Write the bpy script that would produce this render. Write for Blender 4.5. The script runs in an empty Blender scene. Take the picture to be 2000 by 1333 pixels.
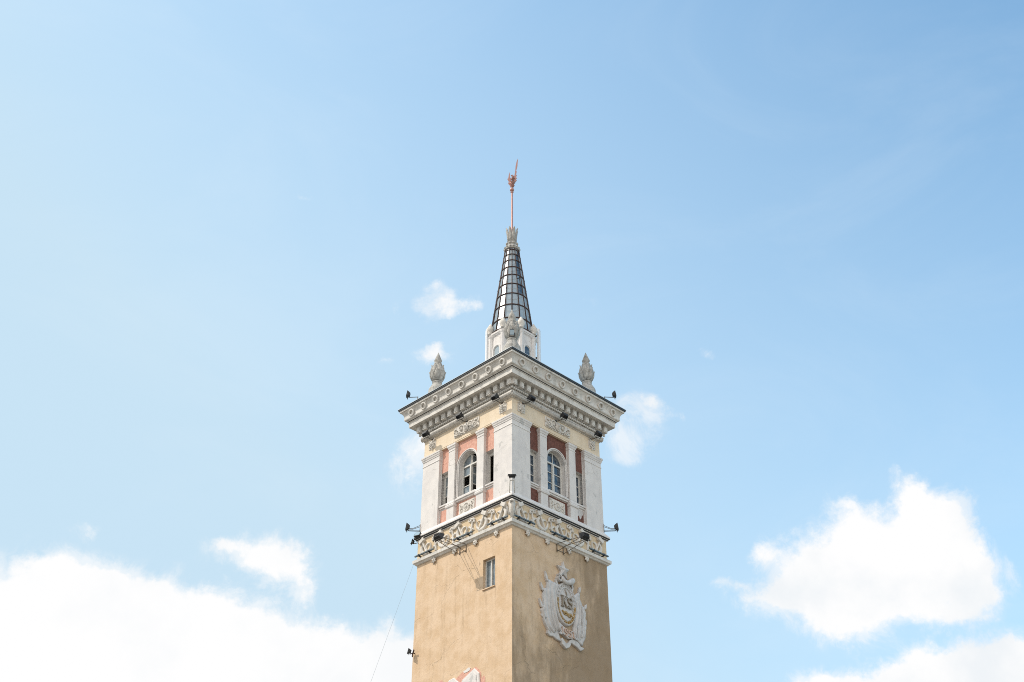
import bpy, bmesh, math, random
from mathutils import Vector, Matrix
R = math.radians
rnd = random.Random(7)
scene = bpy.context.scene
col = scene.collection

# ------------------------------------------------------------------ camera
cam_d = bpy.data.cameras.new("camera")
cam = bpy.data.objects.new("camera", cam_d); col.objects.link(cam)
cam.location = (0, -45, 1.6)
cam.rotation_euler = (R(90 + 34.5), 0, 0)
cam_d.sensor_width = 36.0
cam_d.lens = 2250 / 2000 * 36.0
cam_d.clip_end = 9000
scene.camera = cam

# ------------------------------------------------------------------ light
SUN_DIR = Vector((1.75, 0.226, -1.95)).normalized()       # the way the light travels
sun_d = bpy.data.lights.new("sun", 'SUN')
sun_d.energy = 2.3
sun_d.angle = R(0.5)
sun_d.color = (1.0, 0.915, 0.80)
sun = bpy.data.objects.new("sun", sun_d); col.objects.link(sun)
sun.rotation_euler = SUN_DIR.to_track_quat('-Z', 'Y').to_euler()
sun.location = (-60, -10, 80)

scene.render.engine = 'CYCLES'
scene.cycles.filter_width = 0.95
scene.cycles.use_denoising = False
scene.view_settings.view_transform = 'Standard'
scene.view_settings.look = 'None'
scene.view_settings.gamma = 1
scene.view_settings.exposure = 0.6
try: scene.view_settings.use_curve_mapping = False
except Exception: pass

SKY_STRENGTH = 0.15
world = bpy.data.worlds.new("World"); scene.world = world
world.use_nodes = True
wt = world.node_tree; wt.nodes.clear()

class NG:
    """terse node-graph maths"""
    def __init__(s, tree): s.t = tree
    def node(s, typ, **kw):
        n = s.t.nodes.new(typ)
        for k, v in kw.items(): setattr(n, k, v)
        return n
    def put(s, sock, v):
        if isinstance(v, (int, float)): sock.default_value = v
        elif isinstance(v, (tuple, list)):
            v = tuple(v)
            if len(sock.default_value) == 4 and len(v) == 3: v = v + (1.0,)
            sock.default_value = v
        else: s.t.links.new(v, sock)
    def m(s, op, a, b=None, c=None, clamp=False):
        n = s.node('ShaderNodeMath', operation=op, use_clamp=clamp)
        s.put(n.inputs[0], a)
        if b is not None: s.put(n.inputs[1], b)
        if c is not None: s.put(n.inputs[2], c)
        return n.outputs[0]
    def ramp(s, v, lo, hi, a=0.0, b=1.0, smooth=True):
        n = s.node('ShaderNodeMapRange', interpolation_type='SMOOTHSTEP' if smooth else 'LINEAR')
        s.put(n.inputs[0], v); s.put(n.inputs[1], lo); s.put(n.inputs[2], hi)
        s.put(n.inputs[3], a); s.put(n.inputs[4], b)
        return n.outputs[0]
    def mix(s, f, a, b, mode='MIX'):
        n = s.node('ShaderNodeMix', data_type='RGBA', blend_type=mode)
        s.put(n.inputs[0], f); s.put(n.inputs[6], a); s.put(n.inputs[7], b)
        return n.outputs[2]
    def noise(s, vec, scale, detail=4, rough=0.55, dist=0.0):
        n = s.node('ShaderNodeTexNoise')
        if vec is not None: s.put(n.inputs['Vector'], vec)
        s.put(n.inputs['Scale'], scale); s.put(n.inputs['Detail'], detail)
        s.put(n.inputs['Roughness'], rough); s.put(n.inputs['Distortion'], dist)
        return n.outputs[0]
    def scale(s, vec, xyz):
        n = s.node('ShaderNodeVectorMath', operation='MULTIPLY')
        s.put(n.inputs[0], vec); n.inputs[1].default_value = xyz
        return n.outputs[0]

def build_world():
    g = NG(wt)
    tc = g.node('ShaderNodeTexCoord')
    d = tc.outputs['Generated']                     # direction of the sky
    sky = g.node('ShaderNodeTexSky', sky_type='NISHITA')
    sky.sun_disc = False
    sky.sun_elevation = math.asin(-SUN_DIR.z)
    sky.sun_rotation = math.atan2(-SUN_DIR.x, -SUN_DIR.y) % (2 * math.pi)
    sky.altitude = 100; sky.air_density = 1.0; sky.dust_density = 0.6; sky.ozone_density = 1.3
    sx = g.node('ShaderNodeSeparateXYZ'); g.put(sx.inputs[0], d)
    X, Y, Z = sx.outputs
    deg = 180 / math.pi
    az = g.m('MULTIPLY', g.m('ARCTAN2', X, Y), deg)
    el = g.m('MULTIPLY', g.m('ARCSINE', Z), deg)
    base = g.scale(sky.outputs[0], tuple(SKY_STRENGTH * k for k in SKY_TINT))
    # thin summer haze: strongest low down and on the side of the sun
    hz = g.m('ADD', g.m('MULTIPLY', X, -1.05), g.m('MULTIPLY_ADD', el, -0.020, 1.35), clamp=True)
    base = g.mix(hz, base, HAZE)
    # clouds: soft masses given by direction (azimuth, elevation in degrees), broken up by fractal noise
    n1 = g.node('ShaderNodeTexNoise'); g.put(n1.inputs['Vector'], d); n1.inputs['Scale'].default_value = 13.0; n1.inputs['Detail'].default_value = 7; n1.inputs['Roughness'].default_value = 0.62
    sc_ = g.node('ShaderNodeSeparateColor'); g.put(sc_.inputs[0], n1.outputs[1])
    azw = g.m('MULTIPLY_ADD', g.m('SUBTRACT', sc_.outputs[0], 0.5), 3.4, az)
    elw = g.m('MULTIPLY_ADD', g.m('SUBTRACT', sc_.outputs[1], 0.5), 3.0, el)
    total = None
    for (a, e, sa, se, wgt) in CLOUDS:
        qa = g.m('MULTIPLY', g.m('SUBTRACT', azw, a), 1 / sa)
        qe = g.m('MULTIPLY', g.m('SUBTRACT', elw, e), 1 / se)
        q = g.m('ADD', g.m('MULTIPLY', qa, qa), g.m('MULTIPLY', qe, qe))
        v = g.m('MULTIPLY', g.m('POWER', 2.718, g.m('MULTIPLY', q, -1.0)), wgt)
        total = v if total is None else g.m('ADD', total, v)
    # cloud added in the unseen sky behind the camera, to fill the shaded face
    total = g.m('ADD', total, g.m('MULTIPLY', g.ramp(Y, -0.05, -0.5), 0.62))
    near = g.ramp(total, 0.0, 0.30)
    f = g.noise(d, 34.0, 10, 0.66)
    f2 = g.noise(g.scale(d, (1.0, 1.0, 0.8)), 26.0, 10, 0.72, 0.5)
    dens = g.m('MULTIPLY_ADD', g.m('SUBTRACT', f, 0.5), g.m('MULTIPLY', near, 1.5), total)
    wisp = g.m('MULTIPLY_ADD', g.m('SUBTRACT', f2, 0.52), g.m('MULTIPLY', near, 1.9), total)
    core = g.ramp(dens, 0.26, 0.86)
    veil = g.ramp(wisp, 0.10, 0.78, 0, 0.66)
    mask = g.m('MAXIMUM', core, veil)
    shade = g.m('MULTIPLY', g.ramp(g.noise(d, 10.0, 6, 0.55), 0.44, 0.66), g.ramp(az, 2.0, 14.0, 0.35, 0.8))
    ccol = g.mix(shade, (0.66, 0.66, 0.66), (0.555, 0.585, 0.61))
    ccol = g.mix(g.ramp(Y, 0.0, -0.4), ccol, FILL_CLOUD)          # the added fill cloud, brighter than the rest
    cirrus = g.ramp(g.noise(g.scale(d, (1.0, 1.6, 2.2)), 3.2, 8, 0.6, 0.8), 0.45, 0.75, 0, 0.10)
    base = g.mix(cirrus, base, (0.56, 0.62, 0.66))
    out = g.mix(mask, base, ccol)
    bg = g.node('ShaderNodeBackground'); g.put(bg.inputs[0], out); bg.inputs[1].default_value = 1.0
    wo = g.node('ShaderNodeOutputWorld'); wt.links.new(bg.outputs[0], wo.inputs[0])

SKY_TINT = (1.20, 1.45, 1.31)
FILL_CLOUD = (1.10, 1.02, 0.93)
HAZE = (0.383, 0.51, 0.605)
CLOUDS = [  # azimuth, elevation, half-widths (degrees), weight
    (-23.87, 18.11, 2.22, 2.78, 1.15), (-21.61, 19.22, 1.96, 2.22, 1.1), (-19.18, 18.93, 2.37, 2.37, 1.1), (-16.52, 18.92, 2.68, 2.24, 1.1), (-13.3,
    18.88, 2.74, 1.85, 1.1), (-10.28, 18.84, 2.53, 1.54, 1.1), (-7.21, 18.64, 2.3, 1.36, 1.0), (-5.15, 18.47, 1.54, 1.46, 0.95), (-21.93, 16.62, 4.54,
    2.38, 1.2), (-12.59, 17.32, 7.99, 1.6, 1.2), (-23.08, 21.38, 1.11, 0.89, 0.55), (-20.73, 21.64, 1.44, 0.64, 0.5), (-18.21, 21.36, 0.93, 0.69, 0.4),
    (-15.15, 21.08, 1.0, 0.61, 0.38), (-9.18, 20.56, 1.03, 0.52, 0.36), (-6.05, 20.45, 0.92, 0.72, 0.4), (-25.59, 17.05, 2.58, 2.75, 1.2), (-13.08, 23.58,
    2.1, 1.01, 0.78), (-15.06, 23.64, 1.03, 0.43, 0.46), (-11.66, 22.8, 1.1, 1.06, 0.62), (-13.87, 22.74, 1.03, 0.52, 0.4), (-10.9, 22.01, 0.65, 0.72,
    0.3), (-22.06, 23.68, 0.84, 0.41, 0.4), (21.22, 24.87, 1.02, 1.11, 0.9), (22.83, 23.8, 1.29, 1.25, 0.95), (18.38, 23.47, 2.09, 1.64, 1.05), (15.87,
    22.31, 2.23, 1.65, 1.05), (20.8, 21.98, 2.34, 1.71, 1.1), (13.42, 21.46, 1.76, 0.99, 0.95), (13.13, 23.4, 0.98, 0.67, 0.62), (18.07, 20.67, 3.31,
    1.26, 1.0), (22.8, 21.24, 1.03, 1.23, 0.6), (16.63, 19.54, 1.68, 0.69, 0.42), (21.72, 19.67, 1.81, 0.49, 0.35), (11.21, 22.35, 0.78, 0.33, 0.36),
    (17.46, 25.38, 0.77, 0.43, 0.34), (24.56, 21.21, 0.4, 0.75, 0.34), (20.55, 26.42, 0.35, 0.47, 0.28), (23.94, 16.6, 2.52, 1.59, 1.2), (21.02, 16.61,
    2.84, 1.41, 1.2), (17.81, 16.81, 2.51, 1.06, 1.1), (15.0, 17.15, 1.66, 0.63, 0.8), (23.86, 18.04, 0.98, 0.47, 0.6), (-4.47, 36.16, 1.32, 0.76, 0.6),
    (-4.78, 37.06, 0.57, 0.35, 0.45), (-2.85, 36.41, 1.11, 0.46, 0.38), (-4.59, 33.82, 1.47, 0.51, 0.55), (-4.16, 34.29, 0.55, 0.36, 0.38), (-5.59, 28.21,
    1.14, 1.2, 0.66), (-4.93, 29.24, 0.87, 0.76, 0.4), (6.75, 29.54, 1.49, 0.96, 0.6), (6.18, 28.44, 0.74, 0.4, 0.3), (8.11, 30.85, 0.76, 0.55, 0.4),
    (7.11, 31.16, 1.46, 0.71, 0.3), (9.37, 30.39, 0.52, 0.3, 0.26), (-13.22, 40.49, 0.58, 0.17, 0.34), (11.68, 33.6, 0.65, 0.27, 0.3), (-7.75, 33.4, 0.66,
    0.3, 0.28), (-7.05, 35.86, 0.43, 0.51, 0.25), (4.58, 36.36, 0.5, 0.25, 0.22)
]
build_world()

# ------------------------------------------------------------------ materials
def mat_new(name):
    m = bpy.data.materials.new(name); m.use_nodes = True
    t = m.node_tree; t.nodes.clear()
    g = NG(t)
    p = g.node('ShaderNodeBsdfPrincipled'); o = g.node('ShaderNodeOutputMaterial')
    t.links.new(p.outputs[0], o.inputs[0])
    return m, g, p

def plaster(name, c1, c2, stain=(0.25, 0.22, 0.18), stain_amt=0.35, bump=0.25, rough=0.9, spot=3.0, grit=60, soot_and_tint=False, crack=0.0, peel=None):
    m, g, p = mat_new(name)
    pos = g.node('ShaderNodeNewGeometry').outputs['Position']
    n1 = g.ramp(g.noise(pos, spot, 8, 0.62), 0.34, 0.68)
    c = g.mix(n1, c1, c2)
    # run-off streaks: noise stretched down the wall
    st = g.noise(g.scale(pos, (3.2, 3.2, 0.28)), 1.6, 6, 0.65)
    fine = g.noise(pos, 14.0, 6, 0.7)
    sm = g.m('MULTIPLY', g.ramp(st, 0.50, 0.76), g.ramp(fine, 0.30, 0.62))
    c = g.mix(g.m('MULTIPLY', sm, stain_amt), c, stain)
    sp = g.ramp(g.noise(pos, 38.0, 3, 0.6), 0.66, 0.74)
    c = g.mix(g.m('MULTIPLY', sp, 0.35 * min(1, stain_amt * 2)), c, stain)
    if soot_and_tint:                                        # sooty stains, plus a brown tint painted in to deepen the shaded right face
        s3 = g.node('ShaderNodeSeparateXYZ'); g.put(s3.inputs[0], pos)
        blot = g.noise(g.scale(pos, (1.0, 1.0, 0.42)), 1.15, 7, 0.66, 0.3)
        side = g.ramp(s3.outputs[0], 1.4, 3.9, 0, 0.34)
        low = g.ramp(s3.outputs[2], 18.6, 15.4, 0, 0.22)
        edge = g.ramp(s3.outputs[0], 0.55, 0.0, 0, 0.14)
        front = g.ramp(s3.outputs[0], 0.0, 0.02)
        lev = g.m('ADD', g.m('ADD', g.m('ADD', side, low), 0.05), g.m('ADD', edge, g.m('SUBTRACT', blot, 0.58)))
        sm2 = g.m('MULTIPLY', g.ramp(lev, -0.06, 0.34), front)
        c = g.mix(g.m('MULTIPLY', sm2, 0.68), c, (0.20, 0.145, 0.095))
    if peel:
        pn = g.noise(pos, 2.1, 7, 0.6)
        c = g.mix(g.m('MULTIPLY', g.ramp(pn, 0.635, 0.65), 0.7), c, peel)
    bh = g.m('ADD', g.m('MULTIPLY', g.noise(pos, grit, 4, 0.6), 0.5), g.m('MULTIPLY', g.noise(pos, 7, 5, 0.6), 0.8))
    if crack:
        v = g.node('ShaderNodeTexVoronoi', feature='DISTANCE_TO_EDGE')
        wv = g.node('ShaderNodeVectorMath', operation='ADD')
        nz = g.node('ShaderNodeTexNoise'); g.put(nz.inputs['Vector'], pos); nz.inputs['Scale'].default_value = 2.2; nz.inputs['Detail'].default_value = 5
        g.put(wv.inputs[0], g.scale(pos, (0.42, 0.42, 0.55))); g.put(wv.inputs[1], g.scale(nz.outputs[1], (0.3, 0.3, 0.3)))
        g.put(v.inputs['Vector'], wv.outputs[0]); v.inputs['Scale'].default_value = 1.0
        cm = g.m('MULTIPLY', g.ramp(v.outputs['Distance'], 0.006, 0.0), g.ramp(g.noise(pos, 0.7, 3, 0.5), 0.48, 0.60))
        c = g.mix(g.m('MULTIPLY', cm, crack), c, (0.2, 0.16, 0.11))
        bh = g.m('SUBTRACT', bh, g.m('MULTIPLY', cm, 0.6))
    b = g.node('ShaderNodeBump'); b.inputs['Strength'].default_value = bump; b.inputs['Distance'].default_value = 0.03
    g.put(b.inputs['Height'], bh)
    g.put(p.inputs['Base Color'], c); g.put(p.inputs['Roughness'], rough)
    p.inputs['Specular IOR Level'].default_value = 0.15
    m.node_tree.links.new(b.outputs[0], p.inputs['Normal'])
    return m

def metal(name, c, rough=0.5, metallic=0.0, var=0.25, rust=None):
    m, g, p = mat_new(name)
    pos = g.node('ShaderNodeNewGeometry').outputs['Position']
    n = g.noise(pos, 18, 5, 0.6)
    cc = g.mix(g.m('MULTIPLY', g.ramp(n, 0.35, 0.7), var), c, tuple(x * 0.45 for x in c))
    if rust: cc = g.mix(g.ramp(g.noise(pos, 9, 6, 0.65), 0.52, 0.64), cc, rust)
    g.put(p.inputs['Base Color'], cc); p.inputs['Roughness'].default_value = rough; p.inputs['Metallic'].default_value = metallic
    return m

def glass(name, c, rough=0.04, clear=0.35, dust=0.0):
    m, g, p = mat_new(name)
    pos = g.node('ShaderNodeNewGeometry').outputs['Position']
    n = g.ramp(g.noise(pos, 5, 5, 0.6), 0.35, 0.75)
    g.put(p.inputs['Base Color'], g.mix(g.m('MULTIPLY', n, 0.3 + dust), c, (0.5, 0.54, 0.56)))
    p.inputs['Roughness'].default_value = rough
    p.inputs['Specular IOR Level'].default_value = 0.8
    tr = g.node('ShaderNodeBsdfTransparent'); tr.inputs[0].default_value = (0.8, 0.9, 0.95, 1)
    mx = g.node('ShaderNodeMixShader'); mx.inputs[0].default_value = clear
    b = g.node('ShaderNodeBump'); b.inputs['Strength'].default_value = 0.05; g.put(b.inputs['Height'], g.noise(pos, 2.5, 2, 0.5))
    m.node_tree.links.new(b.outputs[0], p.inputs['Normal'])
    out = [x for x in m.node_tree.nodes if x.type == 'OUTPUT_MATERIAL'][0]
    m.node_tree.links.new(p.outputs[0], mx.inputs[1]); m.node_tree.links.new(tr.outputs[0], mx.inputs[2])
    m.node_tree.links.new(mx.outputs[0], out.inputs[0])
    return m

OCHRE = plaster('ochre_plaster', (0.685, 0.52, 0.368), (0.60, 0.435, 0.282), (0.34, 0.25, 0.16), 0.55, 0.4, spot=1.8, grit=42, soot_and_tint=True, crack=0.6)
OCHRE_BAND = plaster('ochre_band_plaster', (0.77, 0.655, 0.51), (0.71, 0.59, 0.44), (0.4, 0.3, 0.19), 0.25, 0.2, spot=2.0)
PALE_OCHRE = plaster('pale_ochre_plaster', (0.70, 0.57, 0.40), (0.62, 0.49, 0.33), (0.35, 0.28, 0.2), 0.4, 0.2, spot=3.0)
WHITE = plaster('white_paint_plaster', (0.73, 0.70, 0.675), (0.65, 0.625, 0.61), (0.36, 0.34, 0.32), 0.38, 0.14, spot=2.2, crack=0.55, peel=(0.47, 0.465, 0.455))
STONE = plaster('pale_cornice_stucco', (0.72, 0.695, 0.655), (0.60, 0.58, 0.545), (0.18, 0.17, 0.155), 0.60, 0.25, spot=4.0, crack=0.5)
RELIEF = plaster('white_relief_stucco', (0.72, 0.685, 0.635), (0.61, 0.575, 0.525), (0.2, 0.18, 0.155), 0.5, 0.2, spot=6.0)
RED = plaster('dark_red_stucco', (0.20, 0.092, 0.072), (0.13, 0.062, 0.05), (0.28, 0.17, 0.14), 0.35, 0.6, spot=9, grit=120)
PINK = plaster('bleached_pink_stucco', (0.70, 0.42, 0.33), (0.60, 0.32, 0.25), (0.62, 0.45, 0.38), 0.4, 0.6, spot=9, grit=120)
URNM = plaster('weathered_urn_concrete', (0.50, 0.485, 0.45), (0.30, 0.29, 0.27), (0.09, 0.085, 0.08), 0.8, 0.5, spot=8)
EMBM = plaster('emblem_grey_white_stucco', (0.62, 0.60, 0.585), (0.52, 0.50, 0.485), (0.2, 0.18, 0.16), 0.4, 0.2, spot=6)
GOLD = metal('worn_gold_paint', (0.42, 0.27, 0.10), 0.5, 0.1, 0.3, rust=(0.50, 0.46, 0.42))
UMBER = metal('weathered_umber_paint', (0.30, 0.25, 0.19), 0.7, 0.0, 0.4, rust=(0.42, 0.39, 0.36))
SALMON = metal('faded_salmon_paint', (0.56, 0.40, 0.31), 0.7, 0.0)
COPPER = metal('copper_red_paint', (0.52, 0.28, 0.24), 0.5, 0.15, 0.35)
BLACK = metal('black_painted_metal', (0.022, 0.024, 0.028), 0.45)
DARKBAR = metal('weathered_dark_metal', (0.085, 0.11, 0.12), 0.5, 0.1, 0.4, rust=(0.16, 0.17, 0.17))
RUSTY = metal('rust_brown_frame', (0.075, 0.042, 0.035), 0.65, 0.1, 0.4)
ARM = metal('grey_bracket_steel', (0.13, 0.125, 0.115), 0.55, 0.2, 0.3, rust=(0.2, 0.12, 0.07))
ROOFM = metal('pale_roof_sheet', (0.52, 0.58, 0.62), 0.4, 0.2)
FRAMEW = metal('old_white_window_paint', (0.66, 0.64, 0.60), 0.6, 0.0, 0.3)
ANTM = metal('white_plastic_shell', (0.78, 0.79, 0.81), 0.45, 0.0, 0.06)
DARKGAP = metal('dark_line_strip', (0.03, 0.03, 0.03), 0.7)  # near-black colour for the dark strips of ledge and cornice
INSIDE = plaster('dim_room_plaster', (0.28, 0.25, 0.22), (0.2, 0.18, 0.16), bump=0.1)
CABLEM = metal('pale_cable_sheath', (0.30, 0.36, 0.42), 0.5)
PANE = glass('dark_window_glass', (0.015, 0.04, 0.075), 0.03, 0.12)
PANE_L = glass('dusty_window_glass', (0.16, 0.20, 0.23), 0.05, 0.12, 0.2)
SPGLASS = glass('dusty_spire_glass', (0.33, 0.41, 0.47), 0.28, 0.28, 0.35)
LENS = glass('lamp_glass', (0.30, 0.42, 0.50), 0.06, 0.05)

# ------------------------------------------------------------------ mesh helpers
class MB:
    """collects shapes into one mesh; local frame: x = along the wall, y = -outwards, z = up"""
    def __init__(s): s.v = []; s.f = []; s.mi = []; s.sm = []
    def add(s, verts, faces, mi=0, smooth=False):
        b = len(s.v); s.v += [tuple(x) for x in verts]
        for f in faces: s.f.append([b + i for i in f]); s.mi.append(mi); s.sm.append(smooth)
    def box(s, u0, u1, w0, w1, z0, z1, mi=0):
        v = [(u, -w, z) for z in (z0, z1) for w in (w0, w1) for u in (u0, u1)]
        s.add(v, [(0, 1, 3, 2), (4, 6, 7, 5), (0, 4, 5, 1), (2, 3, 7, 6), (0, 2, 6, 4), (1, 5, 7, 3)], mi)
    def obox(s, c, ax, ay, az, mi=0):
        c, ax, ay, az = map(Vector, (c, ax, ay, az))
        v = [c + ax * i + ay * j + az * k for k in (-1, 1) for j in (-1, 1) for i in (-1, 1)]
        s.add(v, [(0, 1, 3, 2), (4, 6, 7, 5), (0, 4, 5, 1), (2, 3, 7, 6), (0, 2, 6, 4), (1, 5, 7, 3)], mi)
    def quad(s, pts, mi=0): s.add(pts, [tuple(range(len(pts)))], mi)
    def prism(s, poly, w0, w1, inset=0.0, mi=0):
        n = len(poly)
        cx = sum(p[0] for p in poly) / n; cz = sum(p[1] for p in poly) / n
        rings = [[(u, -w0, z) for u, z in poly], [(u, -(w1 - inset * 0.7), z) for u, z in poly]]
        if inset:
            top = []
            for u, z in poly:
                d = math.hypot(u - cx, z - cz) or 1; k = max(0, 1 - inset / d)
                top.append((cx + (u - cx) * k, -w1, cz + (z - cz) * k))
            rings.append(top)
        else: rings[1] = [(u, -w1, z) for u, z in poly]
        v = [p for r in rings for p in r]; f = []
        for k in range(len(rings) - 1):
            for i in range(n): f.append((k * n + i, k * n + (i + 1) % n, (k + 1) * n + (i + 1) % n, (k + 1) * n + i))
        f.append(tuple(range(n))[::-1]); f.append(tuple((len(rings) - 1) * n + i for i in range(n)))
        s.add(v, f, mi)
    def stroke(s, pts, hw, w0, w1, bev=0.012, mi=0, smooth=False, w_of=None):
        """a ribbon of relief that follows pts (u, z)"""
        n = len(pts); v = []; f = []
        for i, (u, z) in enumerate(pts):
            a = pts[max(0, i - 1)]; b = pts[min(n - 1, i + 1)]
            t = Vector((b[0] - a[0], b[1] - a[1])); t = t.normalized() if t.length else Vector((1, 0))
            nn = Vector((-t.y, t.x)); h = hw[i] if isinstance(hw, (list, tuple)) else hw
            ww = w1 + (w_of(i / (n - 1)) if w_of else 0)
            b_ = min(bev, h * 0.8)
            for off, w in ((-h, w0), (-h, ww - b_), (-h + b_, ww), (h - b_, ww), (h, ww - b_), (h, w0)):
                v.append((u + nn.x * off, -w, z + nn.y * off))
        for i in range(n - 1):
            for k in range(6): f.append((i * 6 + k, i * 6 + (k + 1) % 6, (i + 1) * 6 + (k + 1) % 6, (i + 1) * 6 + k))
        f.append(tuple(range(6))[::-1]); f.append(tuple((n - 1) * 6 + k for k in range(6)))
        s.add(v, f, mi, smooth)
    def tube(s, pts, r, n=8, mi=0, closed=False):
        pts = [Vector(p) for p in pts]; m = len(pts); v = []; f = []
        for i, p in enumerate(pts):
            a = pts[(i - 1) % m] if closed else pts[max(0, i - 1)]; b = pts[(i + 1) % m] if closed else pts[min(m - 1, i + 1)]
            t = (b - a).normalized(); x = t.cross(Vector((0, 0, 1)))
            if x.length < 0.05: x = t.cross(Vector((1, 0, 0)))
            x.normalize(); y = t.cross(x); rr = r[i] if isinstance(r, (list, tuple)) else r
            v += [p + (x * math.cos(k * 2 * math.pi / n) + y * math.sin(k * 2 * math.pi / n)) * rr for k in range(n)]
        for i in range(m if closed else m - 1):
            j = (i + 1) % m
            for k in range(n): f.append((i * n + k, i * n + (k + 1) % n, j * n + (k + 1) % n, j * n + k))
        if not closed: f.append(tuple(range(n))[::-1]); f.append(tuple((m - 1) * n + k for k in range(n)))
        s.add(v, f, mi, True)
    def lathe(s, c, prof, n=24, mi=0, smooth=True, phase=0.0, wob=None):
        v = []; f = []; m = len(prof)
        for i, (r, z) in enumerate(prof):
            for k in range(n):
                a = phase + k * 2 * math.pi / n; q = r * (wob(a, i / (m - 1), z) if wob else 1)
                v.append((c[0] + q * math.cos(a), c[1] + q * math.sin(a), c[2] + z))
        for i in range(m - 1):
            for k in range(n): f.append((i * n + k, i * n + (k + 1) % n, (i + 1) * n + (k + 1) % n, (i + 1) * n + k))
        f.append(tuple(range(n))[::-1]); f.append(tuple((m - 1) * n + k for k in range(n)))
        s.add(v, f, mi, smooth)
    def ball(s, c, r, n=10, m=6, mi=0, sq=(1, 1, 1)):
        v = [(c[0], c[1], c[2] - r * sq[2])]; f = []
        for i in range(1, m):
            t = -math.pi / 2 + math.pi * i / m
            for k in range(n):
                a = 2 * math.pi * k / n
                v.append((c[0] + r * sq[0] * math.cos(t) * math.cos(a), c[1] + r * sq[1] * math.cos(t) * math.sin(a), c[2] + r * sq[2] * math.sin(t)))
        v.append((c[0], c[1], c[2] + r * sq[2])); last = len(v) - 1
        for k in range(n):
            f.append((0, 1 + (k + 1) % n, 1 + k)); f.append((last, 1 + (m - 2) * n + k, 1 + (m - 2) * n + (k + 1) % n))
        for i in range(m - 2):
            for k in range(n): f.append((1 + i * n + k, 1 + i * n + (k + 1) % n, 1 + (i + 1) * n + (k + 1) % n, 1 + (i + 1) * n + k))
        s.add(v, f, mi, True)
    def torus(s, c, ex, ez, R_, r, n=28, k=8, mi=0):
        c, ex, ez = Vector(c), Vector(ex), Vector(ez)
        s.tube([c + ex * (R_ * math.cos(2 * math.pi * i / n)) + ez * (R_ * math.sin(2 * math.pi * i / n)) for i in range(n)], r, k, mi, True)
    def square(s, prof, mi=0, closed=True, smooth=False):
        """sweep a profile of (half side, z) round the square tower (world frame, corner towards -y)"""
        q = math.sqrt(2); v = []; f = []; m = len(prof)
        for h, z in prof: v += [(0, -h * q, z), (h * q, 0, z), (0, h * q, z), (-h * q, 0, z)]
        for i in range(m if closed else m - 1):
            j = (i + 1) % m
            for k in range(4): f.append((i * 4 + k, i * 4 + (k + 1) % 4, j * 4 + (k + 1) % 4, j * 4 + k))
        if not closed: f.append((3, 2, 1, 0)); f.append(tuple((m - 1) * 4 + k for k in range(4)))
        s.add(v, f, mi, smooth)
    def leaf(s, path, width, out, n=7, thick=0.02, mi=0):
        """a curled leaf: path = list of 3-D points, width = half width at each, out = outward vector"""
        out = Vector(out); m = len(path); v = []; f = []; pts = [Vector(p) for p in path]
        for i, p in enumerate(pts):
            t = (pts[min(m - 1, i + 1)] - pts[max(0, i - 1)]).normalized(); sx = t.cross(out).normalized(); nn = sx.cross(t).normalized()
            for k in (-1, -0.5, 0, 0.5, 1): v.append(p + sx * width[i] * k + nn * (thick * (1.2 - abs(k) * 1.5)))
            for k in (1, -1): v.append(p + sx * width[i] * k * 0.9 - nn * thick)
        for i in range(m - 1):
            for k in range(7): f.append((i * 7 + k, i * 7 + (k + 1) % 7, (i + 1) * 7 + (k + 1) % 7, (i + 1) * 7 + k))
        f.append(tuple(range(7))[::-1]); f.append(tuple((m - 1) * 7 + k for k in range(7)))
        s.add(v, f, mi, True)
    def build(s, name, mats, parent=None, bev=0.0, rot=0.0, loc=(0, 0, 0)):
        me = bpy.data.meshes.new(name)
        bm = bmesh.new()
        vs = [bm.verts.new(v) for v in s.v]
        for f, mi, sm in zip(s.f, s.mi, s.sm):
            try: fc = bm.faces.new([vs[i] for i in f])
            except ValueError: continue
            fc.material_index = mi; fc.smooth = sm
        bmesh.ops.recalc_face_normals(bm, faces=bm.faces)
        bm.to_mesh(me); bm.free()
        for m in (mats if isinstance(mats, (list, tuple)) else [mats]): me.materials.append(m)
        o = bpy.data.objects.new(name, me); col.objects.link(o)
        o.location = loc; o.rotation_euler = (0, 0, rot)
        if parent: o.parent = parent
        if bev:
            b = o.modifiers.new('edge', 'BEVEL'); b.width = bev; b.segments = 2; b.limit_method = 'ANGLE'; b.angle_limit = R(40)
        return o

TH = {'L': R(-45), 'R': R(45)}                     # left and right visible faces
def W(F, u, w, z):
    c, s_ = math.cos(TH[F]), math.sin(TH[F])
    return Vector((u * c + w * s_, u * s_ - w * c, z))
def tag(o, label=None, cat=None, group=None, kind=None):
    if label: o['label'] = label
    if cat: o['category'] = cat
    if group: o['group'] = group
    if kind: o['kind'] = kind
    return o
def empty(name, loc=(0, 0, 0), rot=0.0):
    o = bpy.data.objects.new(name, None); col.objects.link(o); o.location = loc; o.rotation_euler = (0, 0, rot); o.empty_display_size = 0.2
    return o
def copy_part(o, loc, rot, parent=None):
    c = o.copy(); col.objects.link(c); c.location = loc; c.rotation_euler = (0, 0, rot)
    if parent: c.parent = parent
    return c
def copy_tree(o, parent=None):
    c = o.copy(); col.objects.link(c)
    if parent: c.parent = parent
    for ch in list(o.children): copy_tree(ch, c)
    return c
def scatter(first, places, parent):
    """first object moves to the first place, copies go to the others; a place is (face, u, w, z)"""
    out = []
    for i, (F, u, w, z) in enumerate(places):
        o = first if i == 0 else copy_part(first, (0, 0, 0), 0, parent)
        o.location = W(F, u, w, z); o.rotation_euler = (0, 0, TH[F]); out.append(o)
    return out
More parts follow.
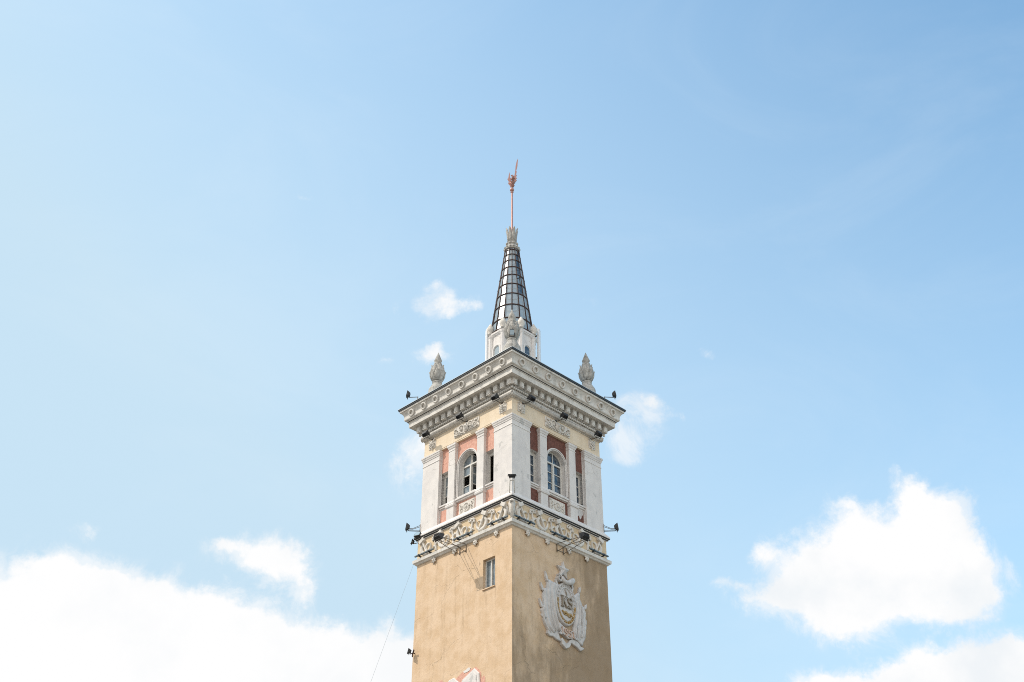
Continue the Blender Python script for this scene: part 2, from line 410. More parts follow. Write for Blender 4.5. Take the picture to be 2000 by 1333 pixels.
def arc(cx, cz, r, a0, a1, n=16):
    return [(cx + r * math.cos(R(a0 + (a1 - a0) * i / n)), cz + r * math.sin(R(a0 + (a1 - a0) * i / n))) for i in range(n + 1)]
def spiral(cx, cz, r0, r1, a0, a1, n=26):
    return [(cx + (r0 + (r1 - r0) * i / n) * math.cos(R(a0 + (a1 - a0) * i / n)), cz + (r0 + (r1 - r0) * i / n) * math.sin(R(a0 + (a1 - a0) * i / n))) for i in range(n + 1)]

# ------------------------------------------------------------------ ground
gm, gg, gp = mat_new('plaza_paving')
gpos = gg.node('ShaderNodeNewGeometry').outputs['Position']
gbr = gg.node('ShaderNodeTexBrick'); gg.put(gbr.inputs['Vector'], gpos); gbr.inputs['Scale'].default_value = 1.2
gbr.inputs['Color1'].default_value = (0.23, 0.195, 0.15, 1); gbr.inputs['Color2'].default_value = (0.20, 0.17, 0.13, 1); gbr.inputs['Mortar'].default_value = (0.12, 0.10, 0.08, 1)
gg.put(gp.inputs['Base Color'], gg.mix(gg.m('MULTIPLY', gg.noise(gpos, 0.4, 6, 0.6), 0.5), gbr.outputs[0], (0.15, 0.125, 0.095)))
gp.inputs['Roughness'].default_value = 0.85
b = MB(); n = 48
b.add([(4000 * math.cos(2 * math.pi * k / n), 4000 * math.sin(2 * math.pi * k / n), 0) for k in range(n)], [tuple(range(n))])
tag(b.build('ground', gm), kind='structure')

# ------------------------------------------------------------------ tower
tower = tag(empty('tower'), 'tall square ochre tower with a white belvedere, heavy cornice and pointed glass spire', 'tower')
H = 2.80
Z = Vector((0, 0, 1))

# shaft, with the opening of the small window on the sunlit face
WU0, WU1, WZ0, WZ1 = 1.20, 1.87, 18.90, 20.13
b = MB()
def wall_rect(b, F, u0, u1, z0, z1, w=H, mi=0): b.quad([W(F, u0, w, z0), W(F, u1, w, z0), W(F, u1, w, z1), W(F, u0, w, z1)], mi)
for (u0, u1, z0, z1) in ((-H, WU0, 0, 22.3), (WU1, H, 0, 22.3), (WU0, WU1, 0, WZ0), (WU0, WU1, WZ1, 22.3)): wall_rect(b, 'L', u0, u1, z0, z1)
wall_rect(b, 'R', -H, H, 0, 22.3)
q = math.sqrt(2) * H
b.quad([(q, 0, 0), (0, q, 0), (0, q, 22.3), (q, 0, 22.3)]); b.quad([(0, q, 0), (-q, 0, 0), (-q, 0, 22.3), (0, q, 22.3)])
def reveal(b, F, pts, w0, w1, mi=0):
    n = len(pts)
    for i in range(n):
        (u0, z0), (u1, z1) = pts[i], pts[(i + 1) % n]
        b.quad([W(F, u0, w0, z0), W(F, u1, w0, z1), W(F, u1, w1, z1), W(F, u0, w1, z0)], mi)
reveal(b, 'L', [(WU0, WZ0), (WU1, WZ0), (WU1, WZ1), (WU0, WZ1)], H, H - 0.20)
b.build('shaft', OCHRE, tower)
b = MB(); b.square([(2.80, 0.0), (3.05, 0.0), (3.05, 1.1), (2.98, 1.25), (2.80, 1.3)]); b.build('plinth', STONE, tower)

# small shaft window: frame with a mullion, pane, sill
b = MB(); d0, d1 = H - 0.20, H - 0.13
b.box(WU0, WU0 + 0.05, d0, d1, WZ0, WZ1); b.box(WU1 - 0.05, WU1, d0, d1, WZ0, WZ1)
b.box(WU0 + .05, WU1 - .05, d0, d1 - .003, WZ0, WZ0 + .05); b.box(WU0 + .05, WU1 - .05, d0, d1 - .003, WZ1 - .06, WZ1)
b.box(1.505, 1.565, d0, d1 + .01, WZ0 + .05, WZ1 - .06)
swin = b.build('shaft_window', FRAMEW, tower, 0.006, TH['L'])
b = MB(); b.box(WU0 + .03, WU1 - .03, d0 - .012, d0 + .02, WZ0 + .03, WZ1 - .03); b.build('pane', PANE_L, swin)
b = MB(); b.box(WU0 - .01, WU1 + .01, H - .2, H + .05, WZ0 - .045, WZ0); b.build('sill', OCHRE, swin, 0.008)

# lower ledge, frieze field, upper ledge
b = MB(); b.square([(2.79, 21.10), (2.86, 21.12), (2.90, 21.17), (2.95, 21.20), (2.955, 21.33), (2.93, 21.345), (2.80, 21.40), (2.79, 21.40)])
b.build('lower_ledge', STONE, tower, 0.008)
b = MB(); b.square([(2.70, 21.36), (2.812, 21.36), (2.812, 22.24), (2.70, 22.24)]); b.build('frieze', PALE_OCHRE, tower)
b = MB(); b.square([(2.78, 22.20), (2.845, 22.205), (2.845, 22.222), (2.855, 22.225), (2.855, 22.240), (2.78, 22.240)])
b.square([(2.78, 22.275), (2.895, 22.275), (2.895, 22.300), (2.78, 22.300)]); b.square([(2.78, 22.335), (2.945, 22.335), (2.945, 22.40), (2.925, 22.425), (2.80, 22.58), (2.78, 22.62), (2.6, 22.62)])
b.build('upper_ledge', WHITE, tower, 0.004)
b = MB(); b.square([(2.7, 22.235), (2.885, 22.2405), (2.885, 22.2745), (2.7, 22.28)]); b.square([(2.7, 22.295), (2.94, 22.3005), (2.94, 22.3345), (2.7, 22.34)]); b.build('ledge_dark_strip', DARKGAP, tower)  # thin dark strips between the ledge mouldings

# star bosses under the lower ledge
b = MB()
for k in range(6):
    a = R(60 * k + 30); c_, s_ = math.cos(a), math.sin(a)
    b.leaf([(0, -.03, 0), (.06 * c_, -.05, .06 * s_), (.105 * c_, -.035, .105 * s_), (.145 * c_, -.01, .145 * s_)], [.02, .05, .045, .008], (0, -1, 0), thick=.02)
b.ball((0, -0.055, 0), 0.035, 8, 5)
boss = b.build('star_boss', RELIEF, tower)
scatter(boss, [('L', u, 2.83, 21.02) for u in (-1.70, -0.45, 0.78, 1.97)] + [('R', u, 2.83, 21.02) for u in (-1.97, -0.85, 0.42, 1.50)], tower)

# hammer and sickle reliefs on the frieze (local origin: frieze field, centre)
def hammer_sickle(fl):
    b = MB(); X = lambda pts: [(fl * u, z) for u, z in pts]
    pts = arc(-0.02, -0.03, 0.285, 168, 385, 26); hw = [0.085 * (1 - (i / 26) ** 2 * 0.86) for i in range(27)]
    b.stroke(X(pts), hw, 0, 0.085, 0.03, smooth=False)
    b.stroke(X(arc(0.10, -0.04, 0.14, 250, 60, 14)), [0.02 + 0.035 * math.sin(math.pi * i / 14) for i in range(15)], 0, 0.065, 0.02)
    b.stroke(X([(-0.31, -0.02), (-0.22, 0.12), (-0.17, 0.18)]), [0.05, 0.06, 0.03], 0, 0.08, 0.02)
    b.stroke(X([(0.02, -0.34), (0.10, -0.30), (0.16, -0.36)]), 0.03, 0, 0.06, 0.015)
    b.stroke(X([(-0.235, 0.27), (0.05, -0.27)]), 0.032, 0, 0.115, 0.012)
    hx, hz = -0.245, 0.285; tx, tz = 0.47, -0.88; nx, nz = 0.88, 0.47
    corner = lambda a, c: (hx + nx * a + tx * c, hz + nz * a + tz * c)
    b.prism(X([corner(-.15, -.085), corner(.15, -.085), corner(.15, .085), corner(-.15, .085)]), 0, 0.16, 0.02)
    return b
def sprig(fl):
    b = MB(); X = lambda pts: [(fl * u, z) for u, z in pts]
    b.stroke(X([(0.05, -0.38), (0.03, -0.18), (-0.02, 0.05), (-0.05, 0.2)]), [0.05, 0.05, 0.04, 0.03], 0, 0.07, 0.02)
    for k in range(5):
        a = R(20 + 45 * k); cx, cz = -0.05 + 0.10 * math.cos(a), 0.20 + 0.10 * math.sin(a)
        b.ball((fl * cx, -0.035, cz), 0.062, 8, 5, sq=(1, 0.9, 1))
    b.stroke(X([(0.04, -0.1), (0.13, 0.0), (0.20, -0.03)]), [0.03, 0.05, 0.01], 0, 0.07, 0.02)
    b.stroke(X([(0.04, -0.2), (-0.08, -0.13), (-0.13, -0.20)]), [0.03, 0.045, 0.01], 0, 0.06, 0.02)
    b.stroke(X(spiral(0.12, 0.27, 0.10, 0.03, 200, -120, 14)), 0.024, 0, 0.06, 0.012)
    return b
FZ = 21.80; FW = 2.812
ha = hammer_sickle(1).build('hammer_and_sickle_relief', RELIEF, tower)
hb = hammer_sickle(-1).build('hammer_and_sickle_relief', RELIEF, tower)
scatter(ha, [('R', u, FW, FZ) for u in (-2.2, -1.1, 0)] + [('L', u, FW, FZ) for u in (-2.2, -1.1, 0)], tower)
scatter(hb, [('R', u, FW, FZ) for u in (0.98, 2.1)] + [('L', u, FW, FZ) for u in (1.1, 2.2)], tower)
sa = sprig(1).build('leaf_sprig_relief', RELIEF, tower); sb = sprig(-1).build('leaf_sprig_relief', RELIEF, tower)
scatter(sa, [('R', u, FW, FZ) for u in (-1.68, -0.60)] + [('L', u, FW, FZ) for u in (-1.65, -0.58)], tower)
scatter(sb, [('R', u, FW, FZ) for u in (0.52, 1.62)] + [('L', u, FW, FZ) for u in (0.55, 1.68)], tower)
b = MB(); yc = -2.812 * math.sqrt(2)                         # leaf wrapped round the near corner
for sgn in (-1, 1):
    b.leaf([(sgn * 0.02, yc - 0.02, 21.45), (sgn * 0.05, yc + 0.0, 21.75), (sgn * 0.06, yc - 0.06, 22.0), (sgn * 0.08, yc - 0.12, 22.1)], [0.05, 0.08, 0.11, 0.05], (sgn * 0.7, -1, 0), thick=0.03)
    b.leaf([(sgn * 0.10, yc + 0.10, 21.6), (sgn * 0.18, yc + 0.14, 21.85), (sgn * 0.26, yc + 0.14, 22.0), (sgn * 0.30, yc + 0.2, 21.93)], [0.05, 0.07, 0.08, 0.03], (sgn, -1, 0), thick=0.03)
b.leaf([(0, yc - 0.0, 21.42), (0, yc - 0.04, 21.8), (0, yc - 0.1, 22.05), (0, yc - 0.2, 22.12), (0, yc - 0.22, 22.04)], [0.06, 0.09, 0.12, 0.1, 0.04], (0, -1, 0), thick=0.035)
b.build('corner_leaf', RELIEF, tower)

# ---- belvedere wall: thin sheets with real openings, red stucco fields, deep reveals
WO, WI = 2.62, 2.40                                          # wall plane, glazing plane
NZ0, NZ1 = 23.52, 25.08                                      # narrow windows
AR, AS, AZ0 = 0.555, 24.98, 23.52                            # arched window: radius, springing, sill
for F in 'LR':
    b = MB()
    def rect(u0, u1, z0, z1, mi): b.quad([(u0, -WO, z0), (u1, -WO, z0), (u1, -WO, z1), (u0, -WO, z1)], mi)
    for sg in (-1, 1):
        e = lambda a, c: (min(sg * a, sg * c), max(sg * a, sg * c))
        rect(*e(1.66, 2.62), 22.3, 26.35, 0)
        rect(*e(1.08, 1.66), 22.3, 23.28, 1); rect(*e(1.08, 1.66), 23.28, NZ0, 0); rect(*e(1.08, 1.66), NZ1, 26.35, 1)
        rect(*e(0.66, 1.08), 22.3, 26.35, 0)
        rect(*e(AR, 0.66), 23.3, AS, 0)
        for pts in (((1.08, NZ0), (1.70, NZ0), (1.70, NZ1), (1.08, NZ1)),):
            for i in range(4):
                (a0, z0), (a1, z1) = pts[i], pts[(i + 1) % 4]
                b.quad([(sg * a0, -WO, z0), (sg * a1, -WO, z1), (sg * a1, -WI, z1), (sg * a0, -WI, z0)], 0)
    rect(-0.66, 0.66, 22.3, 23.3, 1); rect(-AR, AR, 23.3, AZ0, 0)
    A = arc(0, AS, AR, 180, 0, 24)
    top = [(-0.66, AS)] + [(-0.66 + 1.32 * i / 22, 26.35) for i in range(23)] + [(0.66, AS)]
    for i in range(24):
        b.quad([(A[i][0], -WO, A[i][1]), (A[i + 1][0], -WO, A[i + 1][1]), (top[i + 1][0], -WO, top[i + 1][1]), (top[i][0], -WO, top[i][1])], 1)
    loop = [(-AR, AZ0)] + A + [(AR, AZ0)]
    for i in range(len(loop)):
        (a0, z0), (a1, z1) = loop[i], loop[(i + 1) % len(loop)]
        b.quad([(a0, -WO, z0), (a1, -WO, z1), (a1, -WI, z1), (a0, -WI, z0)], 0)
    # inner wall face with the same openings left clear
    for sg in (-1, 1):
        e = lambda a, c: (min(sg * a, sg * c), max(sg * a, sg * c))
        for (a, c, z0, z1) in ((1.70, 2.40, 22.3, 26.35), (1.08, 1.70, 22.3, NZ0), (1.08, 1.70, NZ1, 26.35), (0.60, 1.08, 22.3, 26.35)):
            u0, u1 = e(a, c); b.quad([(u0, -WI, z0), (u1, -WI, z0), (u1, -WI, z1), (u0, -WI, z1)], 2)
    b.quad([(-.6, -WI, 22.3), (.6, -WI, 22.3), (.6, -WI, AZ0), (-.6, -WI, AZ0)], 2)
    b.quad([(-.6, -WI, 25.6), (.6, -WI, 25.6), (.6, -WI, 26.35), (-.6, -WI, 26.35)], 2)
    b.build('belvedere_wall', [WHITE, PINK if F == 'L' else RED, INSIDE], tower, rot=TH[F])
b = MB(); q = 2.62 * math.sqrt(2)                            # two rear walls, room floor and ceiling
b.quad([(q, 0, 22.3), (0, q, 22.3), (0, q, 26.35), (q, 0, 26.35)]); b.quad([(0, q, 22.3), (-q, 0, 22.3), (-q, 0, 26.35), (0, q, 26.35)])
b.quad([(q, 0, 22.45), (0, q, 22.45), (-q, 0, 22.45), (0, -q, 22.45)], 1); b.quad([(q, 0, 26.3), (0, q, 26.3), (-q, 0, 26.3), (0, -q, 26.3)], 1)
b.build('rear_wall', [WHITE, INSIDE], tower)

# corner pilasters: square piers with a moulded capital
b = MB()
def pier(b, c0, c1, prof):
    """square pier between the local half sides; prof = (outset, z)"""
    v = []; f = []; m = len(prof)
    for o_, z in prof:
        lo, hi = c0 - o_, c1 + o_
        v += [(lo, -lo, z), (hi, -lo, z), (hi, -hi, z), (lo, -hi, z)]
    for i in range(m - 1):
        for k in range(4): f.append((i * 4 + k, i * 4 + (k + 1) % 4, (i + 1) * 4 + (k + 1) % 4, (i + 1) * 4 + k))
    f.append((3, 2, 1, 0)); f.append(tuple((m - 1) * 4 + k for k in range(4)))
    b.add(v, f)
CAP = [(0, 22.5), (0, 25.70), (0.02, 25.715), (0.02, 25.745), (0, 25.76), (0, 25.93), (0.022, 25.95), (0.022, 25.99), (0.045, 26.03), (0.06, 26.10), (0.075, 26.11), (0.075, 26.185), (0, 26.2)]
pier(b, 1.70, 2.77, CAP)
cp = b.build('corner_pilaster', WHITE, tower, 0.006)
for i, th in enumerate((45, -45, 135, 225)):
    o = cp if i == 0 else copy_part(cp, (0, 0, 0), 0, tower)
    o.rotation_euler = (0, 0, R(th - 90))                   # the pier sits on the local corner (u=w)
# wall pilasters
b = MB()
def pil_cols(b, hw, w0, prof):
    v = []; f = []; m = len(prof)
    for o_, z in prof: v += [(-hw - o_, -w0, z), (hw + o_, -w0, z), (hw + o_, -(0.15 + o_), z), (-hw - o_, -(0.15 + o_), z)]
    for i in range(m - 1):
        for k in range(4): f.append((i * 4 + k, i * 4 + (k + 1) % 4, (i + 1) * 4 + (k + 1) % 4, (i + 1) * 4 + k))
    f.append((3, 2, 1, 0)); f.append(tuple((m - 1) * 4 + k for k in range(4)))
    b.add(v, f)
pil_cols(b, 0.205, -0.02, [(0.012, 22.45), (0.012, 23.16), (0.05, 23.18), (0.062, 23.25), (0.04, 23.30), (0.05, 23.32), (0.03, 23.40), (0.0, 23.44), (0, 25.84), (0.015, 25.85), (0.015, 25.875), (0, 25.885), (0, 25.96), (0.02, 25.98), (0.035, 26.04), (0.06, 26.08), (0.06, 26.17), (0, 26.18)])
pl = b.build('pilaster', WHITE, tower, 0.005)
scatter(pl, [(F, u, WO, 0) for F in 'LR' for u in (-0.89, 0.89)], tower)

# archivolt and jamb moulding round the arched windows
b = MB()
for (r0, r1, w1) in ((AR - 0.0, AR + 0.045, 0.045), (AR + 0.045, AR + 0.10, 0.075)):
    rm = (r0 + r1) / 2; hw = (r1 - r0) / 2
    pts = [(-rm, 23.56)] + [(-rm, AS - 0.02)] + arc(0, AS, rm, 180, 0, 30) + [(rm, AS - 0.02)] + [(rm, 23.56)]
    b.stroke(pts, hw, -0.01, w1, 0.012)
av = b.build('archivolt', WHITE, tower); scatter(av, [('L', 0, WO, 0), ('R', 0, WO, 0)], tower)

# windows
def arched_window(F, open_right):
    b = MB(); w0, w1 = WI - .01, WI + .06
    b.stroke([(-AR + .03, AZ0 + .0)] + [(-AR + .03, AS - .02)] + arc(0, AS, AR - .03, 180, 0, 28) + [(AR - .03, AS - .02), (AR - .03, AZ0)], 0.03, w0, w1, 0.008)
    b.box(-AR + .06, AR - .06, w0, w1 - .004, AZ0, AZ0 + .06)
    b.box(-.035, .035, w0, w1 + .012, AZ0 + .06, AS - .04)
    b.box(-AR + .06, AR - .06, w0, w1 + .006, AS - .04, AS + .03)
    if not open_right: b.stroke([(0.0, AS + .03), (0.0, AS + AR - .06)], .016, w0, w1 - .01, .005)
    else: b.stroke([(-0.012, AS + .03), (-0.012, AS + AR - .06)], .02, w0, w1 - .01, .005)
    sides = (-1,) if open_right else (-1, 1)
    for s_ in sides:
        a, c = sorted((s_ * .035, s_ * (AR - .06)))
        for z in (24.05, 24.53): b.box(a, c, w0 + .01, w1 - .015, z - .016, z + .016)
        b.box(*sorted((s_ * (AR - .10), s_ * (AR - .06))), w0 + .005, w1 - .008, AZ0 + .06, AS - .04)
        b.box(*sorted((s_ * .035, s_ * .075)), w0 + .005, w1 - .008, AZ0 + .06, AS - .04)
    win = b.build('arched_window', FRAMEW, tower, rot=TH[F])
    g_ = MB()
    if open_right:
        for (z0, z1) in ((AZ0 + .05, 24.04), (24.54, AS)):                # one pane is missing
            lo = MB(); lo.box(-AR + .03, 0, WI + .005, WI + .015, z0, z1); lo.build('pane', PANE_L, win)
        g_.add([(0, -WI - .01, AS)] + [(u, -WI - .01, z) for u, z in arc(0, AS, AR - .02, 180, 90, 12)], [tuple(range(14))])
    else:
        g_.box(-AR + .03, AR - .03, WI + .005, WI + .015, AZ0 + .05, AS)
        g_.add([(u, -WI - .01, z) for u, z in arc(0, AS, AR - .02, 180, 0, 20)], [tuple(range(21))])
    g_.build('pane', PANE_L if open_right else PANE, win)
    if open_right:                                           # casement hinged on the mullion and swung into the room
        c = MB(); r = AR - .07
        cw = lambda pts: [(u, z) for u, z in pts]
        c.box(0, .05, -.02, .02, 0, AS - AZ0 - .1); c.box(r - .05, r, -.02, .02, 0, AS - AZ0 - .1)
        for z in (0.02, .5, .98, AS - AZ0 - .12): c.box(.05, r - .05, -.015, .015, z - .02, z + .03)
        k0 = AS - AZ0 - .06
        c.stroke(arc(0, k0, r - .02, 0, 90, 12), .02, -.018, .018, .004); c.box(0, .04, -.018, .018, k0, k0 + r - .04); c.box(.04, r - .03, -.016, .016, k0, k0 + .04)
        cs = c.build('casement', FRAMEW, win)
        cs.location = (0.03, -(WI + 0.02), AZ0 + .06); cs.rotation_euler = (0, 0, R(80))
        p = MB()
        p.box(.04, r - .04, -.005, .005, .52, AS - AZ0 - .13); p.add([(0.02, 0, k0)] + [(u, 0, z) for u, z in arc(0, k0, r - .02, 0, 90, 10)], [tuple(range(12))])
        pp = p.build('casement_pane', PANE_L, win); pp.location = cs.location; pp.rotation_euler = cs.rotation_euler
    s2 = MB(); s2.box(-AR - .10, AR + .10, WI, WO + .13, AZ0 - .13, AZ0 - .05); s2.box(-AR - .10, AR + .10, WI, WO + .085, AZ0 - .20, AZ0 - .13)
    s2.box(-AR, AR, WI, WO + .10, AZ0 - .05, AZ0)
    s2.build('sill', WHITE, win, .008)
    return win
arched_window('L', True); arched_window('R', False)
def narrow_window(F, sg, style):
    b = MB(); w0, w1 = WI - .01, WI + .05; a, c = 1.08, 1.70
    X = lambda p, q_: tuple(sorted((sg * p, sg * q_)))
    b.box(*X(a, a + .06), w0, w1, NZ0, NZ1); b.box(*X(c - .06, c), w0, w1, NZ0, NZ1)
    b.box(*X(a + .06, c - .06), w0, w1 - .004, NZ0, NZ0 + .06); b.box(*X(a + .06, c - .06), w0, w1 - .004, NZ1 - .16, NZ1)
    if style != 'open':
        for z in (24.0, 24.47): b.box(*X(a + .06, c - .06), w0 + .01, w1 - .01, z - .017, z + .017)
        b.box(*X(a + .06, a + .10), w0 + .01, w1 - .008, NZ0 + .06, NZ1 - .16); b.box(*X(c - .10, c - .06), w0 + .01, w1 - .008, NZ0 + .06, NZ1 - .16)
    win = b.build('narrow_window', FRAMEW, tower, rot=TH[F])
    if style != 'open':
        p = MB(); p.box(*X(a + .03, c - .03), WI + .003, WI + .013, NZ0 + .05 if style != 'broken' else 23.99, NZ1 - .1)
        p.build('pane', PANE if F == 'R' else PANE_L, win)
    s2 = MB(); s2.box(*X(a + .06, c), WI, WO + .10, NZ0 - .10, NZ0 - .03); s2.box(*X(a + .05, c), WI, WO + .06, NZ0 - .17, NZ0 - .10); s2.box(*X(a + .03, c), WI, WO + .015, NZ0 - .03, NZ0)
    s2.build('sill', WHITE, win, .006)
    return win
narrow_window('L', -1, 'broken'); narrow_window('L', 1, 'open'); narrow_window('R', -1, 'shut'); narrow_window('R', 1, 'shut')

# rosette panels below the arched windows
b = MB()
b.box(-.47, .47, -.01, .035, -.285, .27)
b.torus((0, -.04, 0), (1, 0, 0), (0, 0, 1), .175, .04)
for k in range(8):
    a = R(45 * k); b.ball((.09 * math.cos(a), -.045, .09 * math.sin(a)), .045, 8, 5, sq=(1, .6, 1))
b.ball((0, -.06, 0), .05, 8, 5)
for sg in (-1, 1):
    for sz in (-1, 1):
        b.stroke([(sg * u, sz * z) for u, z in spiral(.31, .10, .085, .02, -100, 260, 18)], .02, .02, .07, .01)
        b.ball((sg * .39, -.04, sz * .2), .035, 8, 5)
    b.ball((sg * .30, -.05, 0), .05, 8, 5)
rp = b.build('rosette_panel', RELIEF, tower); scatter(rp, [('L', 0, WO, 22.93), ('R', 0, WO, 22.93)], tower)
b = MB()                                                     # bare render where the red stucco has fallen off
b.prism([(1.13, 23.27), (1.64, 23.27), (1.62, 23.05), (1.55, 23.10), (1.50, 22.92), (1.42, 22.84), (1.36, 23.0), (1.28, 22.95), (1.22, 23.06), (1.13, 23.02)], WO, WO + .006)
b.build('bare_render_patch', EMBM, tower, rot=TH['R'])

# entablature with cartouche and rosette reliefs
b = MB(); b.square([(2.50, 26.20), (2.735, 26.20), (2.735, 26.255), (2.75, 26.26), (2.75, 27.02), (2.50, 27.02)]); b.build('entablature', OCHRE_BAND, tower)
b = MB()
b.prism([(-.79, -.20), (-.74, -.25), (.74, -.25), (.79, -.20), (.79, .20), (.74, .25), (-.74, .25), (-.79, .20)], -.01, .03, .012)
for sg in (-1, 1):
    X = lambda pts: [(sg * u, z) for u, z in pts]
    b.stroke(X(spiral(.30, .06, .15, .03, 150, -330, 26)), [.03 - .012 * i / 26 for i in range(27)], .02, .10, .014)
    b.stroke(X(spiral(.55, -.06, .15, .03, -30, -510, 26)), [.03 - .012 * i / 26 for i in range(27)], .02, .09, .014)
    b.stroke(X([(.18, -.2), (.32, -.15), (.42, -.02), (.55, .12), (.68, .14), (.74, .05)]), [.02, .035, .04, .035, .03, .015], .02, .085, .014)
    for (u, z, r) in ((.70, -.15, .05), (.66, .19, .045), (.74, .0, .04), (.42, .19, .045), (.40, -.2, .045), (.2, .19, .04), (.3, .06, .05), (.55, -.06, .05)):
        b.ball((sg * u, -.05, z), r, 8, 5, sq=(1, .9, 1))
b.ball((0, -.05, 0), .17, 14, 8, sq=(.85, .6, 1.15)); b.torus((0, -.06, 0), (1, 0, 0), (0, 0, 1.2), .16, .03, 20, 6)
b.ball((0, -.12, .02), .07, 10, 6)
orn = b.build('cartouche_relief', RELIEF, tower); scatter(orn, [('L', 0, 2.75, 26.66), ('R', 0, 2.75, 26.66)], tower)
b = MB()
b.prism([(-.20, -.2), (.20, -.2), (.225, 0), (.20, .23), (-.20, .23), (-.225, 0)], -.01, .03, .012)
for k in range(7):
    a = R(360 / 7 * k + 13); b.ball((.13 * math.cos(a), -.05, .13 * math.sin(a)), .065, 8, 5, sq=(1, .85, 1))
for k in range(5):
    a = R(72 * k); b.ball((.055 * math.cos(a), -.09, .055 * math.sin(a)), .035, 8, 5)
b.ball((0, -.11, 0), .03, 8, 5); b.stroke([(0, -.17), (.0, -.25)], [.05, .02], 0, .07, .012)
for sg in (-1, 1): b.stroke([(sg * u, z) for u, z in spiral(.15, .19, .055, .015, 0, 330, 14)], .016, .02, .075, .008)
md = b.build('rosette_relief', RELIEF, tower); scatter(md, [(F, u, 2.75, 26.67) for F in 'LR' for u in (-2.22, 2.22)], tower)

# cornice, from the bottom up
b = MB()                                                     # twisted rope moulding: slanting gadroons
N = 92
for F in 'LR':
    for i in range(N):
        u = -2.87 + 5.74 * (i + .5) / N
        p = [W(F, u - .012, 2.80, 27.045), W(F, u - .006, 2.865, 27.06), W(F, u + .004, 2.905, 27.13), W(F, u + .012, 2.915, 27.20), W(F, u + .018, 2.87, 27.255)]
        b.tube(p, [.024, .029, .032, .030, .022], 6)
b.square([(2.70, 27.03), (2.80, 27.03), (2.845, 27.06), (2.868, 27.13), (2.872, 27.20), (2.85, 27.284), (2.70, 27.284)])
b.square([(2.70, 27.0), (2.785, 27.0), (2.785, 27.028), (2.70, 27.028)])
b.build('rope_moulding', STONE, tower)
b = MB(); b.square([(2.70, 27.285), (2.86, 27.285), (2.86, 27.438), (2.70, 27.438)])
N = 52
for F in 'LR':
    for i in range(N + 1):
        u = -2.92 + 5.84 * i / N; b.ball(W(F, u, 2.915, 27.365), .056, 8, 6)
b.build('bead_moulding', STONE, tower)
b = MB()
b.square([(2.60, 27.440), (2.96, 27.440), (2.96, 27.455), (2.76, 27.460), (2.76, 27.78), (3.265, 27.782), (3.265, 27.765), (3.29, 27.765), (3.29, 28.0), (3.33, 28.015), (3.33, 28.03), (2.60, 28.03)])
cyma = [(2.6, 28.06), (3.365, 28.06), (3.375, 28.09), (3.395, 28.095), (3.43, 28.11), (3.45, 28.14), (3.453, 28.18)]
for i in range(1, 13):
    t = i / 12; cyma.append((3.453 + 0.115 * (t ** 2.2) - .012 * math.sin(math.pi * t), 28.18 + .34 * t))
cyma += [(3.61, 28.53), (3.62, 28.615), (2.6, 28.615)]
b.square(cyma)
b.build('cornice', STONE, tower, 0.004)
b = MB(); b.square([(2.6, 28.03), (3.338, 28.031), (3.338, 28.059), (2.6, 28.06)]); b.build('cornice_shadow_line', DARKGAP, tower)  # dark strip drawn in as the shadow line of the moulding
b = MB(); b.square([(2.6, 28.617), (3.655, 28.617), (3.66, 28.69), (2.6, 28.69)]); b.build('roof_edge', BLACK, tower)
b = MB(); b.square([(3.68, 28.691), (3.68, 28.712), (1.0, 29.55)], closed=False); b.build('roof', ROOFM, tower)
# modillions: blocks with a raised front panel
b = MB(); b.box(-.115, .115, -.165, .15, -.325, -.0405); b.box(-.076, .076, .15, .166, -.285, -.08); b.box(-.130, .130, -.165, .172, -.04, -.0015)
mo = b.build('modillion', STONE, tower, .006)
scatter(mo, [(F, -2.87 + .41 * i, 2.93, 27.782) for F in 'LR' for i in range(15)], tower)
# rings on the cyma
b = MB(); t_ = R(17); ez = (0, -math.sin(t_), math.cos(t_))
b.torus((0, -.02, 0), (1, 0, 0), ez, .138, .042, 28, 8)
ri = b.build('ring_ornament', STONE, tower)
scatter(ri, [(F, u, 3.482, 28.325) for F in 'LR' for u in (-2.90, -2.08, -1.28, -.42, .42, 1.27, 2.10, 2.92)], tower)

# drum with pilaster strips, arched lights and bud finials
oc = [R(22.5 + 45 * k) for k in range(8)]
b = MB(); b.lathe((0, 0, 0), [(1.12, 28.9), (1.12, 30.1), (1.06, 30.15), (1.06, 32.36), (1.12, 32.40), (1.12, 32.44), (1.16, 32.46), (1.16, 32.56), (1.05, 32.58)], 8, 0, False, R(22.5))
b.build('drum', WHITE, tower, .008)
b = MB(); b.lathe((0, 0, 0), [(.13, 29.0), (.13, 32.3), (.16, 32.36), (.16, 32.40)], 8, smooth=False); b.lathe((0, 0, 0), [(.17, 29.0), (.17, 30.2), (.13, 30.26)], 8, smooth=False)
ds = b.build('drum_pilaster', WHITE, tower, .006)
b = MB(); b.lathe((0, 0, 0), [(.13, 0), (.13, .03), (.105, .06), (.165, .16), (.18, .26), (.165, .36), (.125, .41), (.13, .43), (.10, .47), (.06, .56), (.015, .63)], 20, wob=lambda a, t, z: 1 + (.05 * math.cos(10 * a) if .1 < z < .4 else 0))
bf = b.build('bud_finial', RELIEF, tower)
for i, a in enumerate(oc):
    o = ds if i == 0 else copy_part(ds, (0, 0, 0), 0, tower); o.location = (1.06 * math.cos(a), 1.06 * math.sin(a), 0); o.rotation_euler = (0, 0, a)
    o = bf if i == 0 else copy_part(bf, (0, 0, 0), 0, tower); o.location = (1.10 * math.cos(a), 1.10 * math.sin(a), 32.58); o.rotation_euler = (0, 0, a)
da = 1.06 * math.cos(R(22.5))
